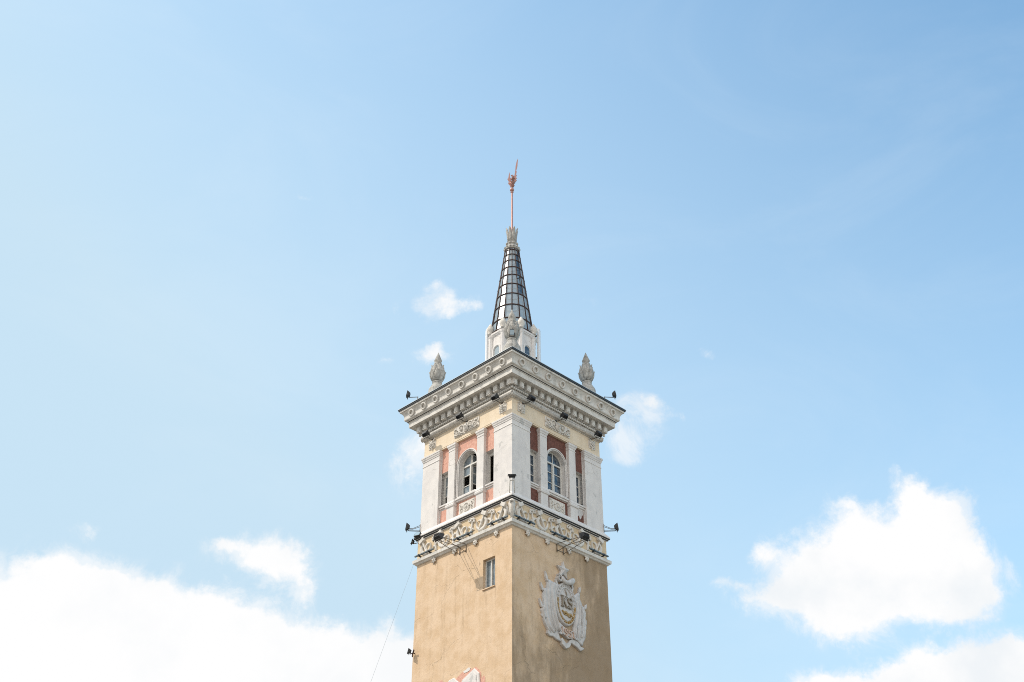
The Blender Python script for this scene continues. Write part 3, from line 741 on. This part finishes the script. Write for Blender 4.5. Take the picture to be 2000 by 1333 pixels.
for F in 'LR':
    b = MB()
    b.stroke([(-.235, 30.5), (-.235, 31.55)] + arc(0, 31.57, .235, 180, 0, 16) + [(.235, 31.55), (.235, 30.5)], .04, da - .02, da + .06, .012)
    b.stroke([(-.18, 30.5), (-.18, 31.55)] + arc(0, 31.57, .18, 180, 0, 16) + [(.18, 31.55), (.18, 30.5)], .018, da - .02, da + .02, .004, 1)
    b.box(-.29, .29, da - .02, da + .1, 30.42, 30.5)
    dw = b.build('drum_window', [WHITE, FRAMEW], tower, rot=TH[F])
    b = MB(); b.prism([(-.18, 30.5)] + arc(0, 31.57, .18, 180, 0, 16) + [(.18, 30.5)], da - .01, da + .008); b.build('pane', SPGLASS if F == 'L' else PANE, dw)  # left pane gets paler glass, standing in for its sky reflection

# glass spire: sixteen-sided frame and its glazing
RZ = lambda z: .99 + (33.1 - z) * (.63 / 4.8)
RINGS = [32.58, 33.24, 34.08, 34.81, 35.46, 36.07, 36.60, 37.07, 37.48, 37.81, 37.97]
NS = 16; ang = [R(-90 + 360 / NS * k) for k in range(NS)]
P = lambda k, z, e=0.0: Vector(((RZ(z) + e) * math.cos(ang[k % NS]), (RZ(z) + e) * math.sin(ang[k % NS]), z))
b = MB()
for k in range(NS): b.tube([P(k, RINGS[0]), P(k, RINGS[-1])], [.032, .02], 6)
for i, z in enumerate(RINGS[1:-1]): b.tube([P(k, z, .006) for k in range(NS)], 0.033 - .010 * i / 9, 6, closed=True)
b.tube([P(k, RINGS[0] + .03, .0) for k in range(NS)], .05, 6, closed=True)
spire = b.build('spire_frame', RUSTY, tower)
b = MB(); holes = {(1, 4), (3, 1)}
for k in range(NS):
    for i in range(len(RINGS) - 1):
        if (k, i) in holes: continue
        z0, z1 = RINGS[i] + .012, RINGS[i + 1] - .012
        t = rnd.uniform(-.006, .006)
        q4 = [P(k, z0, -.012 + t), P(k + 1, z0, -.012 - t), P(k + 1, z1, -.012 - t * .5), P(k, z1, -.012 + t * .5)]
        b.quad([v * 1 for v in q4], 1 if (k == 1 and 3 <= i <= 7) or (k, i) in ((2, 8), (15, 9)) else 0)
b.build('spire_glazing', [SPGLASS, PANE], tower)
b = MB()                                                     # stone crown on the tip of the spire
b.lathe((0, 0, 0), [(.37, 37.93), (.39, 37.95), (.40, 38.02), (.38, 38.09), (.32, 38.13), (.30, 38.20), (.27, 38.30), (.25, 38.42), (.225, 38.50), (.225, 38.75), (.25, 38.95), (.255, 39.0), (.24, 39.02)], 24)
for k in range(14):
    a = 2 * math.pi * k / 14; b.ball((.375 * math.cos(a), .375 * math.sin(a), 38.06), .058, 8, 6)
for k in range(8):
    a = 2 * math.pi * (k + .5) / 8; b.ball((.245 * math.cos(a), .245 * math.sin(a), 38.36), .095, 10, 6)
for k in range(8):
    a = 2 * math.pi * (k + .5) / 8; c_, s_ = math.cos(a), math.sin(a)
    b.leaf([(.22 * c_, .22 * s_, 38.45), (.225 * c_, .225 * s_, 38.75), (.255 * c_, .255 * s_, 39.02), (.28 * c_, .28 * s_, 39.25), (.31 * c_, .31 * s_, 39.38)], [.075, .08, .095, .075, .012], (c_, s_, 0), thick=.026)
b.build('spire_crown', URNM, tower)

# ------------------------------------------------------------------ weathervane: mast, ball and bird
vane = tag(empty('weathervane', (0, 0, 38.98)), 'thin copper red mast with a ball and a winged bird at the spire tip', 'weathervane')
b = MB(); b.lathe((0, 0, 0), [(.08, 0), (.052, .15), (.044, 2.9), (.044, 2.96)], 12); b.build('mast', COPPER, vane)
b = MB(); b.lathe((0, 0, 0), [(.06, 2.90), (.085, 2.93), (.06, 2.97), (.05, 3.0)], 14); b.ball((0, 0, 3.10), .115, 14, 8); b.lathe((0, 0, 0), [(.07, 3.18), (.035, 3.30), (.03, 3.40)], 10); b.build('ball', COPPER, vane)
b = MB()                                                     # bird: body, head, one raised wing, one spread wing, tail
def plate(b, pts, y0, th): b.prism(pts, y0 - th / 2, y0 + th / 2, .012)
body = [(.02, -.0, 3.25), (.04, -.01, 3.40), (.03, -.02, 3.60), (.05, -.02, 3.85), (.06, -.03, 3.98), (.0, -.06, 4.06), (-.06, -.09, 4.04)]
b.tube(body, [.04, .10, .155, .13, .07, .055, .012], 10)
b.build('bird', COPPER, vane)
b = MB(); plate(b, [(.06, 3.45), (.17, 3.62), (.25, 3.72), (.19, 3.74), (.26, 3.90), (.20, 3.92), (.255, 4.10), (.21, 4.12), (.25, 4.35), (.22, 4.4), (.29, 4.75), (.315, 5.30), (.25, 5.10), (.19, 4.75), (.17, 4.4), (.12, 4.05), (.05, 3.9)], .03, .035)
w1 = b.build('wing', COPPER, vane)
b = MB(); plate(b, [(.0, 3.42), (-.07, 3.30), (-.13, 3.46), (-.20, 3.56), (-.17, 3.70), (-.25, 3.90), (-.20, 3.92), (-.17, 4.18), (-.13, 4.38), (-.10, 4.05), (-.05, 3.75)], -.03, .03)
b.build('wing', COPPER, vane)

# ------------------------------------------------------------------ urns
def make_urn():
    root = empty('stone_urn')
    b = MB(); b.lathe((0, 0, 0), [(.42, -.25), (.42, .45), (.40, .52), (.39, .78), (.37, .84), (.29, .98), (.225, 1.10), (.205, 1.16), (.23, 1.19), (.23, 1.23), (.19, 1.26)], 28)
    b.build('foot', URNM, root)
    b = MB()
    b.lathe((0, 0, 0), [(.16, 1.255), (.24, 1.32), (.31, 1.44), (.345, 1.58), (.35, 1.69), (.335, 1.84), (.295, 1.97), (.235, 2.07), (.20, 2.12)], 48, wob=lambda a, t, z: 1 + .04 * math.cos(12 * a) * math.sin(math.pi * t))
    for k in range(8):
        a = 2 * math.pi * k / 8; c_, s_ = math.cos(a), math.sin(a); rr = lambda r: (r * c_, r * s_)
        b.leaf([(*rr(.17), 1.27), (*rr(.28), 1.38), (*rr(.34), 1.54), (*rr(.35), 1.70), (*rr(.385), 1.80)], [.05, .10, .13, .09, .02], (c_, s_, 0), thick=.018)
        a += math.pi / 8; c_, s_ = math.cos(a), math.sin(a)
        b.leaf([(.352 * c_, .352 * s_, 1.62), (.335 * c_, .335 * s_, 1.82), (.28 * c_, .28 * s_, 2.02), (.305 * c_, .305 * s_, 2.13)], [.05, .09, .08, .02], (c_, s_, 0), thick=.02)
    b.build('bowl', URNM, root)
    b = MB(); b.lathe((0, 0, 0), [(.18, 2.10), (.215, 2.14), (.215, 2.18), (.17, 2.20), (.185, 2.23), (.185, 2.26), (.14, 2.28), (.135, 2.31), (.165, 2.38), (.17, 2.46), (.13, 2.54), (.135, 2.56), (.10, 2.65), (.045, 2.80), (.008, 2.90)], 24, wob=lambda a, t, z: 1 + (.09 * math.cos(8 * a) if 2.33 < z < 2.55 else 0))
    b.build('lid', URNM, root)
    return root
urn = make_urn()
UR = 3.46
for i, (x, y, lab) in enumerate(((-UR, 0, 'carved stone urn standing alone on the left corner of the cornice roof'), (UR, 0, 'carved stone urn standing alone on the right corner of the cornice roof'), (0, -UR, 'carved stone urn on the near corner in front of the glass spire'))):
    o = urn if i == 0 else copy_tree(urn)
    o.location = (x, y, 28.96); o.rotation_euler = (0, 0, R(37 * i)); tag(o, lab, 'urn', 'carved stone urns on the roof corners')

# ------------------------------------------------------------------ antennas beside the drum
def make_antenna():
    root = empty('panel_antenna')
    b = MB(); b.box(-.12, .12, .05, .19, -.85, 1.1); b.build('panel', ANTM, root, .035)
    b = MB(); b.tube([(0, .10, -2.0), (0, .10, 1.0)], .028, 10); b.build('pole', ARM, root)
    for z in (-.5, .75):
        b = MB(); b.box(-.05, .05, -.16, .05, z - .03, z + .03); b.build('clamp', ARM, root)
    return root
an = make_antenna()
for i, (x, rz, lab) in enumerate(((-1.06, -75, 'white panel antenna mounted left of the spire drum'), (1.15, 70, 'white panel antenna mounted right of the spire drum'))):
    o = an if i == 0 else copy_tree(an)
    o.location = (x, -.05, 32.02); o.rotation_euler = (0, 0, R(rz)); tag(o, lab, 'antenna', 'panel antennas beside the spire')

# ------------------------------------------------------------------ floodlights
def lamp_head(root, c, tilt, size=(.35, .25, .15), yaw=0):
    """box lamp, front facing local -y turned by tilt (degrees up) and yaw"""
    w, h, d = size; M = Matrix.Translation(Vector(c)) @ Matrix.Rotation(R(yaw), 4, 'Z') @ Matrix.Rotation(R(-tilt), 4, 'X')
    b = MB(); fr = [(-w / 2, -d / 2, -h / 2), (w / 2, -d / 2, -h / 2), (w / 2, -d / 2, h / 2), (-w / 2, -d / 2, h / 2)]
    bk = [(x * .7, d / 2, z * .62) for x, y, z in fr]
    b.add([M @ Vector(p) for p in fr + bk], [(0, 1, 2, 3), (7, 6, 5, 4), (0, 4, 5, 1), (1, 5, 6, 2), (2, 6, 7, 3), (3, 7, 4, 0)])
    for k in range(5):                                       # cooling fins
        x = -w * .28 + w * .14 * k; b.obox(M @ Vector((x, d / 2 + .012, 0)), M.to_3x3() @ Vector((.006, 0, 0)), M.to_3x3() @ Vector((0, .02, 0)), M.to_3x3() @ Vector((0, 0, h * .26)))
    b.build('housing', BLACK, root, .006)
    b = MB(); e = -d / 2 - .006
    b.add([M @ Vector(p) for p in [(-w * .43, e, -h * .40), (w * .43, e, -h * .40), (w * .43, e, h * .40), (-w * .43, e, h * .40), (-w * .43, e + .004, -h * .40), (w * .43, e + .004, -h * .40), (w * .43, e + .004, h * .40), (-w * .43, e + .004, h * .40)]],
          [(0, 1, 2, 3), (7, 6, 5, 4), (0, 4, 5, 1), (1, 5, 6, 2), (2, 6, 7, 3), (3, 7, 4, 0)]); b.build('lens', LENS, root)
    b = MB(); s_ = w / 2 + .012
    b.tube([M @ Vector(p) for p in [(-s_, 0, 0), (-s_, .0, -h * .62), (s_, .0, -h * .62), (s_, 0, 0)]], .013, 6); b.build('yoke', BLACK, root)
    return M @ Vector((0, 0, -h * .62))
# six short-armed floodlights under the cornice
def cornice_light():
    root = empty('floodlight')
    e = lamp_head(root, (0.03, -.50, .06), 50, (.36, .24, .15), 180)
    b = MB(); b.tube([(0, 0, -.02), (.0, -.2, -.05), tuple(e)], .02, 8); b.build('arm', ARM, root)
    b = MB(); b.box(-.05, .05, -.01, .02, -.09, .05); b.build('wall_plate', ARM, root, .004)
    return root
cl = cornice_light()
for i, (F, u, lab) in enumerate((('L', -2.19, 'black floodlight on a short arm above the outer rosette of the sunlit left face'), ('L', 0.0, 'black floodlight on a short arm above the cartouche of the sunlit left face'), ('L', 2.18, 'black floodlight on a short arm above the rosette left of the near corner'),
                                 ('R', -2.10, 'black floodlight on a short arm above the rosette right of the near corner'), ('R', -0.07, 'black floodlight on a short arm above the cartouche of the shaded right face'), ('R', 2.15, 'black floodlight on a short arm above the outer rosette of the shaded right face'))):
    o = cl if i == 0 else copy_tree(cl)
    o.location = W(F, u, 2.75, 26.95); o.rotation_euler = (0, 0, TH[F]); tag(o, lab, 'floodlight', 'floodlights under the cornice')
# two long triangular brackets over the lower band
def long_light():
    root = empty('floodlight')
    e = lamp_head(root, (0, -1.36, .12), -20, (.44, .27, .2), 180)
    b = MB()
    for u in (-.185, .185):
        b.tube([(u, -.02, .17), (u, -.02, -.19)], .016, 6)
        b.tube([(u, -.02, .16), (u * .95, -1.3, .06)], .012, 6); b.tube([(u, -.02, -.17), (u * .95, -1.3, .04)], .012, 6)
    b.tube([(-.18, -1.3, .05), (.18, -1.3, .05)], .014, 6); b.tube([(-.185, -.02, -.1), (.185, -.02, -.1)], .01, 6); b.build('bracket', ARM, root)
    return root
ll = long_light()
for i, (F, u, lab) in enumerate((('L', 0.02, 'large floodlight on a long strut bracket over the band of the sunlit left face'), ('R', -0.08, 'large floodlight on a long strut bracket above the star emblem'))):
    o = ll if i == 0 else copy_tree(ll)
    o.location = W(F, u, 2.80, 20.97); o.rotation_euler = (0, 0, TH[F]); tag(o, lab, 'floodlight', 'long bracket floodlights on the lower band')
# floodlights held sideways off the outer corners
def side_light():
    root = empty('floodlight')
    lamp_head(root, (0, -.56, .12), 8, (.19, .32, .12), 0)
    b = MB()
    for u in (-.06, .06):
        b.tube([(u, -.02, .16), (u * .6, -.33, .03), (u * .5, -.55, .03)], .011, 6); b.tube([(u, -.02, -.06), (u * .6, -.5, -.05), (u * .5, -.56, .0)], .011, 6)
    b.tube([(0, -.02, .24), (0, -.02, -.14)], .016, 6); b.build('bracket', ARM, root)
    return root
sl = side_light()
for i, (x, rz, lab) in enumerate(((-3.90, -90, 'floodlight sticking out sideways from the left corner of the belvedere base'), (3.90, 90, 'floodlight sticking out sideways from the right corner of the belvedere base'))):
    o = sl if i == 0 else copy_tree(sl)
    o.location = (x, 0, 22.78); o.rotation_euler = (0, 0, R(rz)); tag(o, lab, 'floodlight', 'side floodlights on the belvedere corners')
# floodlights on posts on the roof edge
def roof_light():
    root = empty('floodlight')
    lamp_head(root, (0, -.45, .62), 10, (.24, .30, .12), 0)
    b = MB(); b.tube([(0, 0, -.3), (0, 0, .50)], .02, 8); b.tube([(0, 0, .48), (0, -.42, .46)], .018, 8); b.build('post', ARM, root)
    return root
rl = roof_light()
for i, (x, rz, lab) in enumerate(((-4.32, -90, 'small floodlight on a post at the left end of the roof edge'), (4.25, 90, 'small floodlight on a post at the right end of the roof edge'))):
    o = rl if i == 0 else copy_tree(rl)
    o.location = (x, 0, 28.93); o.rotation_euler = (0, 0, R(rz)); tag(o, lab, 'floodlight', 'small floodlights on the roof edge')
# near corner floodlight between the two faces
o = tag(empty('floodlight', (0, -2.77 * math.sqrt(2), 22.85)), 'black floodlight on a white twin arm bracket at the near corner pilaster', 'floodlight')
lamp_head(o, (0, -.30, .27), 62, (.34, .22, .14), 0)
b = MB()
for u in (-.085, .085): b.tube([(u * 1.3, .06, -.38), (u * 1.1, -.12, -.30), (u, -.28, .10), (u, -.28, .2)], .022, 6)
b.tube([(-.1, -.27, .09), (.1, -.27, .09)], .018, 6); b.tube([(-.1, .0, -.36), (.1, .0, -.36)], .018, 6); b.build('bracket', FRAMEW, o)
# the lamp at the foot of the near urn
o = tag(empty('floodlight', (0, -3.55 * math.sqrt(2), 28.72)), 'glass fronted floodlight on a thin post before the near urn', 'floodlight')
lamp_head(o, (0, 0, .78), -12, (.19, .28, .12), 0)
b = MB(); b.tube([(0, .03, -.02), (0, .03, .62)], .014, 8); b.build('post', BLACK, o)
# pair of dark lamps at the left end of the band
o = tag(empty('floodlight', (-3.93, -.02, 22.36)), 'dark floodlight tucked under the ledge at the far left of the band', 'floodlight')
lamp_head(o, (-.04, -.16, .06), 30, (.30, .24, .18), -30)
b = MB(); b.tube([(.05, .1, .16), (-.02, -.02, .14), (-.03, -.1, .0)], .018, 6); b.build('arm', ARM, o)
o = tag(empty('floodlight', (-4.0, 0.05, 22.22)), 'small grey lamp pointing left beside the band corner', 'floodlight')
lamp_head(o, (-.22, 0, .02), 12, (.16, .20, .1), -70)
b = MB(); b.tube([(.1, .02, .0), (-.1, 0, -.06), (-.2, 0, -.08)], .016, 6); b.build('arm', ARM, o)
# small twin lamp low on the left edge of the shaft
o = tag(empty('floodlight', W('L', -2.68, 2.80, 17.35), TH['L']), 'small brown twin lamp low on the left edge of the ochre shaft', 'floodlight')
lamp_head(o, (-.10, -.22, .06), 12, (.17, .20, .11), -35)
b = MB(); b.tube([(0, 0, 0), (0, -.12, -.02), (-.08, -.2, -.06)], .018, 6); b.tube([(0, -.1, -.02), (.12, -.16, .08)], .03, 8); b.tube([(.0, -.12, -.04), (.02, -.14, -.18)], .022, 8); b.build('arm', RUSTY, o)

# long bar lights on the lower ledge
def bar_light():
    root = empty('bar_light')
    b = MB(); b.box(-.58, .58, .10, .165, .06, .115); b.build('housing', DARKBAR, root, .008)
    b = MB(); b.box(-.55, .55, .108, .157, .115, .122); b.build('lens', LENS, root)
    for u in (-.32, .30):
        b = MB(); b.box(u - .03, u + .03, -.02, .14, .02, .058); b.box(u - .045, u + .045, .09, .175, .05, .125); b.build('bracket', BLACK, root, .006)
    return root
bl = bar_light()
for i, (F, u, lab) in enumerate((('L', -2.17, 'dark bar light on the ledge at the outer end of the sunlit left face'), ('L', .19, 'dark bar light on the ledge at the middle of the sunlit left face'), ('L', 2.18, 'dark bar light on the ledge just left of the near corner'),
                                 ('R', -2.28, 'dark bar light on the ledge just right of the near corner'), ('R', -.22, 'dark bar light on the ledge at the middle of the shaded right face'), ('R', 2.12, 'dark bar light on the ledge at the outer end of the shaded right face'))):
    o = bl if i == 0 else copy_tree(bl)
    o.location = W(F, u, 2.86, 21.36); o.rotation_euler = (0, 0, TH[F]); tag(o, lab, 'bar light', 'bar lights along the lower ledge')

# ------------------------------------------------------------------ emblem on the shaded face
em = tag(empty('wall_emblem', W('R', 0, H, 18.45), TH['R']), 'large white coat of arms relief with star, flags, KS and 1951 on the shaded wall', 'emblem')
def E(pts): return [(u, z - 18.45) for u, z in pts]
b = MB()                                                     # faceted star
star = []
for k in range(10):
    r = .375 if k % 2 == 0 else .165; a = R(90 + 36 * k); star.append((.005 + r * math.cos(a), 1.60 + r * 1.02 * math.sin(a)))
v = [(u, -.10, z) for u, z in star] + [(u, 0, z) for u, z in star] + [(.005, -.20, 1.60)]
b.add(v, [(i, (i + 1) % 10, 20) for i in range(10)] + [(10 + i, 10 + (i + 1) % 10, (i + 1) % 10, i) for i in range(10)])
b.build('star', EMBM, em)
b = MB()                                                     # curled ribbon below the star
b.stroke(E(spiral(-.30, 19.62, .055, .15, 90, 470, 26)), .035, 0, .20, .015)
b.tube([(-.20, -.16, 1.20), (-.02, -.14, 1.10), (.2, -.13, 1.10), (.42, -.13, 1.22), (.55, -.1, 1.33)], [.10, .10, .10, .13, .10], 10)
b.stroke(E([(-.42, 19.55), (-.40, 19.42), (-.34, 19.33)]), .05, 0, .1, .015); b.stroke(E([(.52, 19.62), (.56, 19.45), (.52, 19.30), (.55, 19.22)]), .045, 0, .08, .015)
b.build('ribbon_scroll', EMBM, em)
OX, OZ = .09, .21                                            # oval shield
ell = lambda a, c, n=44: [(OX + a * math.cos(2 * math.pi * i / n), OZ + c * math.sin(2 * math.pi * i / n)) for i in range(n)]
b = MB(); b.prism(ell(.46, .74), 0, .10, .03); b.build('shield', EMBM, em)
b = MB()
v = []; f = []; n = 56
for (a, c, w) in ((.60, .875, .0), (.60, .875, .09), (.57, .84, .13), (.54, .81, .135)):
    v += [(OX + a * math.cos(2 * math.pi * i / n), -w, OZ + c * math.sin(2 * math.pi * i / n)) for i in range(n)]
for k in range(3):
    for i in range(n): f.append((k * n + i, k * n + (i + 1) % n, (k + 1) * n + (i + 1) % n, (k + 1) * n + i))
b.add(v, f, 0, True)
v = []; f = []
for (a, c, w) in ((.54, .81, .135), (.53, .80, .105), (.42, .69, .105), (.41, .68, .13), (.385, .65, .13), (.385, .65, .08)):
    v += [(OX + a * math.cos(2 * math.pi * i / n), -w, OZ + c * math.sin(2 * math.pi * i / n)) for i in range(n)]
for k in range(5):
    for i in range(n): f.append((k * n + i, k * n + (i + 1) % n, (k + 1) * n + (i + 1) % n, (k + 1) * n + i))
gold = [q for q in f[:n * 2] if (q[0] % n) > n * .46]
b.add(v[:n * 3], gold, 1, True); b.add(v[:n * 3], [q for q in f[:n * 2] if q not in gold], 0, True); b.add(v[n * 2:], f[:n * 3], 0, True)
b.build('oval_border', [EMBM, GOLD], em)
b = MB()
for k in range(26):
    a = 2 * math.pi * (k + .5) / 26; b.ball((OX + .475 * math.cos(a), -.115, OZ + .745 * math.sin(a)), .032, 8, 5, 0 if k > 11 else 1)
b.build('bead_row', [GOLD, EMBM], em)
b = MB(); y0, y1 = .08, .17                                  # monogram K S
b.stroke([(-.135, .50), (-.135, .06)], .034, y0, y1, .01); b.stroke([(-.215, .49), (-.055, .49)], .018, y0, y1, .006); b.stroke([(-.215, .07), (-.055, .07)], .018, y0, y1, .006)
b.stroke([(-.11, .26), (.09, .49)], .026, y0, y1, .008); b.stroke([(-.06, .31), (.10, .07)], .03, y0, y1, .01); b.stroke([(.03, .49), (.14, .49)], .018, y0, y1, .006); b.stroke([(.05, .07), (.17, .07)], .018, y0, y1, .006)
sp_ = arc(.30, .385, .105, 35, 270, 14) + arc(.30, .175, .105, 90, -145, 14)
b.stroke(sp_, [.022 + .012 * math.sin(math.pi * i / (len(sp_) - 1)) for i in range(len(sp_))], y0, y1, .008); b.stroke([(.385, .50), (.385, .40)], .018, y0, y1, .006); b.stroke([(.212, .17), (.212, .06)], .018, y0, y1, .006)
b.stroke([(.03, .80), (.10, .68), (.13, .58)], [.012, .022, .028], y0, .14, .006)
b.build('monogram', UMBER, em)
b = MB()
b.stroke([(-.16, -.10), (-.08, -.17), (.04, -.14), (.10, -.17), (.2, -.20), (.32, -.17), (.40, -.22), (.44, -.30)], [.02, .045, .05, .045, .05, .05, .04, .015], .08, .16, .02)
b.stroke([(-.10, -.20), (.0, -.24), (.1, -.22), (.22, -.27), (.34, -.28)], [.01, .025, .03, .03, .01], .08, .14, .012); b.build('laurel', GOLD, em)
# flags: draped sheets of relief
def flag(name, inner, outer, folds, tip=None):
    def dens(L, k=3): return [(L[i][0] + (L[i + 1][0] - L[i][0]) * j / k, L[i][1] + (L[i + 1][1] - L[i][1]) * j / k) for i in range(len(L) - 1) for j in range(k)] + [L[-1]]
    inner, outer = dens(inner), dens(outer)
    n = len(inner); m_ = 14; v = []; f = []
    for i in range(n):
        for j in range(m_ + 1):
            t = j / m_; u = inner[i][0] * (1 - t) + outer[i][0] * t; z = inner[i][1] * (1 - t) + outer[i][1] * t
            ph = folds * math.pi * (t * (.75 + .25 * t)) + i * .21 + 1.7 * folds
            w = .08 + .055 * math.sin(ph) * (.6 + .4 * math.sin(i * .2 + folds)) + .045 * (1 - t)
            if j == m_: u += (.02 if (i // 2 + int(folds)) % 2 else -.02) * (1 if u > 0 else -1)
            v.append((u, -w, z - 18.45))
    k = m_ + 1
    for i in range(n - 1):
        for j in range(m_): f.append((i * k + j, i * k + j + 1, (i + 1) * k + j + 1, (i + 1) * k + j))
    base = len(v); edge = list(range(k)) + [i * k + m_ for i in range(1, n)] + [(n - 1) * k + j for j in range(m_ - 1, -1, -1)] + [i * k for i in range(n - 2, 0, -1)]
    v += [(v[i][0], 0, v[i][2]) for i in edge]; q_ = len(edge)
    for i in range(q_): f.append((edge[i], edge[(i + 1) % q_], base + (i + 1) % q_, base + i))
    b = MB(); b.add(v, f, 0, True)
    if tip:
        (u0, z0), (u1, z1) = tip; b.stroke(E([(u0, z0), ((u0 + u1) / 2, (z0 + z1) / 2), (u1, z1)]), [.05, .055, .008], .0, .1, .015)
        b.ball((u0, -.07, z0 - 18.45), .05, 8, 5)
    b.build(name, EMBM, em)
flag('flag', [(-.30, 19.33), (-.45, 19.05), (-.50, 18.7), (-.47, 18.3), (-.36, 17.9), (-.25, 17.5)], [(-.90, 19.42), (-.98, 19.12), (-.94, 18.8), (-.9, 18.3), (-.78, 17.8), (-.55, 17.38)], 5, ((-.93, 19.36), (-1.04, 19.72)))
flag('flag', [(-.84, 19.02), (-.85, 18.7), (-.85, 18.35), (-.80, 18.0), (-.70, 17.6), (-.50, 17.36)], [(-1.16, 18.98), (-1.17, 18.6), (-1.19, 18.2), (-1.20, 17.85), (-1.08, 17.5), (-.86, 17.26)], 4, ((-1.19, 18.90), (-1.31, 19.18)))
flag('flag', [(-1.02, 18.25), (-1.05, 18.1), (-1.05, 17.95), (-1.02, 17.8)], [(-1.22, 18.25), (-1.28, 18.05), (-1.25, 17.9), (-1.19, 17.75)], 2, ((-1.25, 18.20), (-1.38, 18.50)))
flag('flag', [(.52, 19.10), (.68, 18.85), (.68, 18.55), (.62, 18.2), (.52, 17.85), (.50, 17.5)], [(.93, 19.42), (.98, 19.1), (1.06, 18.8), (1.08, 18.4), (1.0, 17.9), (.86, 17.4)], 5, ((.93, 19.40), (.98, 19.64)))
flag('flag', [(.98, 18.85), (1.02, 18.6), (1.0, 18.25), (.94, 17.85), (.85, 17.5)], [(1.25, 18.82), (1.24, 18.5), (1.27, 18.3), (1.24, 17.9), (1.12, 17.55)], 4, ((1.24, 18.80), (1.33, 19.0)))
flag('flag', [(.70, 17.95), (.74, 17.8), (.72, 17.55), (.60, 17.35)], [(1.22, 18.05), (1.20, 17.75), (1.14, 17.45), (.98, 17.22)], 3)
b = MB()                                                     # ribbon with the year
plate_ = [(-.36, 17.80), (-.10, 17.70), (.2, 17.60), (.55, 17.68), (.62, 17.62), (.60, 17.36), (.4, 17.33), (.15, 17.28), (-.1, 17.38), (-.3, 17.42)]
b.prism(E(plate_), 0, .13, .02)
b.stroke(E([(-.98, 17.28), (-.85, 17.24), (-.65, 17.26), (-.45, 17.20), (-.25, 17.12)]), [.07, .10, .09, .11, .05], 0, .10, .02)
b.stroke(E([(-.55, 17.45), (-.42, 17.35), (-.35, 17.2)]), [.1, .12, .06], 0, .09, .02)
b.stroke(E([(-.22, 17.20), (-.12, 17.05), (.02, 16.95), (.14, 17.02), (.26, 17.10)]), [.05, .11, .10, .10, .05], 0, .13, .02)
b.stroke(E([(.22, 17.08), (.30, 17.2), (.42, 17.24), (.58, 17.22), (.75, 17.16), (.88, 17.06), (1.06, 17.12)]), [.04, .06, .10, .12, .11, .09, .03], 0, .10, .02)
b.stroke(E(spiral(-.28, 17.44, .09, .03, 200, 480, 14)), .03, .08, .16, .01); b.stroke(E(spiral(.56, 17.44, .1, .03, -20, -300, 14)), .03, .08, .16, .01)
b.build('year_ribbon', EMBM, em)
b = MB(); y0, y1 = .125, .17                                 # 1951
def dig(pts, ox, oz): b.stroke([(ox + u, oz - 18.45 + z) for u, z in pts], .025, y0, y1, .006)
dig([(-.04, .20), (.0, .25), (.0, -.02)], -.20, 17.42)
dig(arc(.0, .17, .075, 0, 360, 18), .0, 17.38); dig(arc(.0, .17, .075, 0, -30, 3) + [(.06, .02), (-.01, -.03), (-.06, -.01)], .0, 17.38)
dig([(.07, .24), (-.05, .24), (-.055, .13)] + arc(.0, .07, .075, 120, -150, 14), .22, 17.36)
dig([(-.05, .18), (.0, .24), (.0, -.02)], .43, 17.38); dig([(-.05, -.01), (.06, -.01)], .43, 17.38)
b.build('year_numerals', SALMON, em)

# ------------------------------------------------------------------ crumbling relief low on the sunlit face
wr = tag(empty('wall_relief', W('L', 0, H, 15.0), TH['L']), 'broken white relief edged with bare red paint low on the sunlit wall', 'relief')
b = MB()
b.prism([(u, z - 15) for u, z in [(-1.25, 15.78), (-1.10, 15.90), (-.95, 15.86), (-.85, 15.6), (-.62, 15.74), (-.2, 15.74), (.15, 15.92), (.30, 15.90), (.52, 15.98), (.70, 15.92), (.90, 15.945), (1.05, 15.83), (1.18, 15.66), (1.22, 15.45), (1.33, 15.53), (1.40, 15.44), (1.42, 15.1), (1.38, 14.3), (-1.2, 14.3)]], 0, .008)
b.build('red_paint_residue', PINK, wr)
b = MB()
b.prism([(u, z - 15) for u, z in [(.10, 15.42), (.2, 15.60), (.55, 15.76), (.86, 15.90), (1.12, 15.66), (1.16, 15.3), (1.2, 14.3), (.05, 14.3)]], 0, .07, .03)
b.prism([(u, z - 15) for u, z in [(.22, 15.38), (.30, 15.52), (.60, 15.67), (.84, 15.78), (1.0, 15.62), (1.04, 15.3), (1.05, 14.4), (.2, 14.4)]], .065, .10, .02)
b.prism([(u, z - 15) for u, z in [(-.80, 15.55), (-.55, 15.76), (-.28, 15.80), (.0, 15.58), (.04, 15.3), (.0, 14.3), (-.85, 14.3)]], 0, .06, .03)
b.build('shield', WHITE, wr)
b = MB()
b.prism([(u, z - 15) for u, z in [(.22, 15.94), (.36, 15.96), (.50, 16.02), (.62, 15.98), (.55, 15.88), (.38, 15.86), (.26, 15.86)]], .008, .02)
b.build('loose_plaster', WHITE, wr)

# ------------------------------------------------------------------ cable from the left ledge corner
cb = MB(); p0, p1 = Vector((-4.12, 0.02, 21.2)), Vector((-10.8, 0.4, 0.0))
cb.tube([p0.lerp(p1, t / 20) + Vector((.0, 0, -.5 * math.sin(math.pi * t / 20))) for t in range(21)], .0042, 6)
tag(cb.build('cable', CABLEM), 'thin dark cable hanging from the left end of the lower ledge', 'cable')
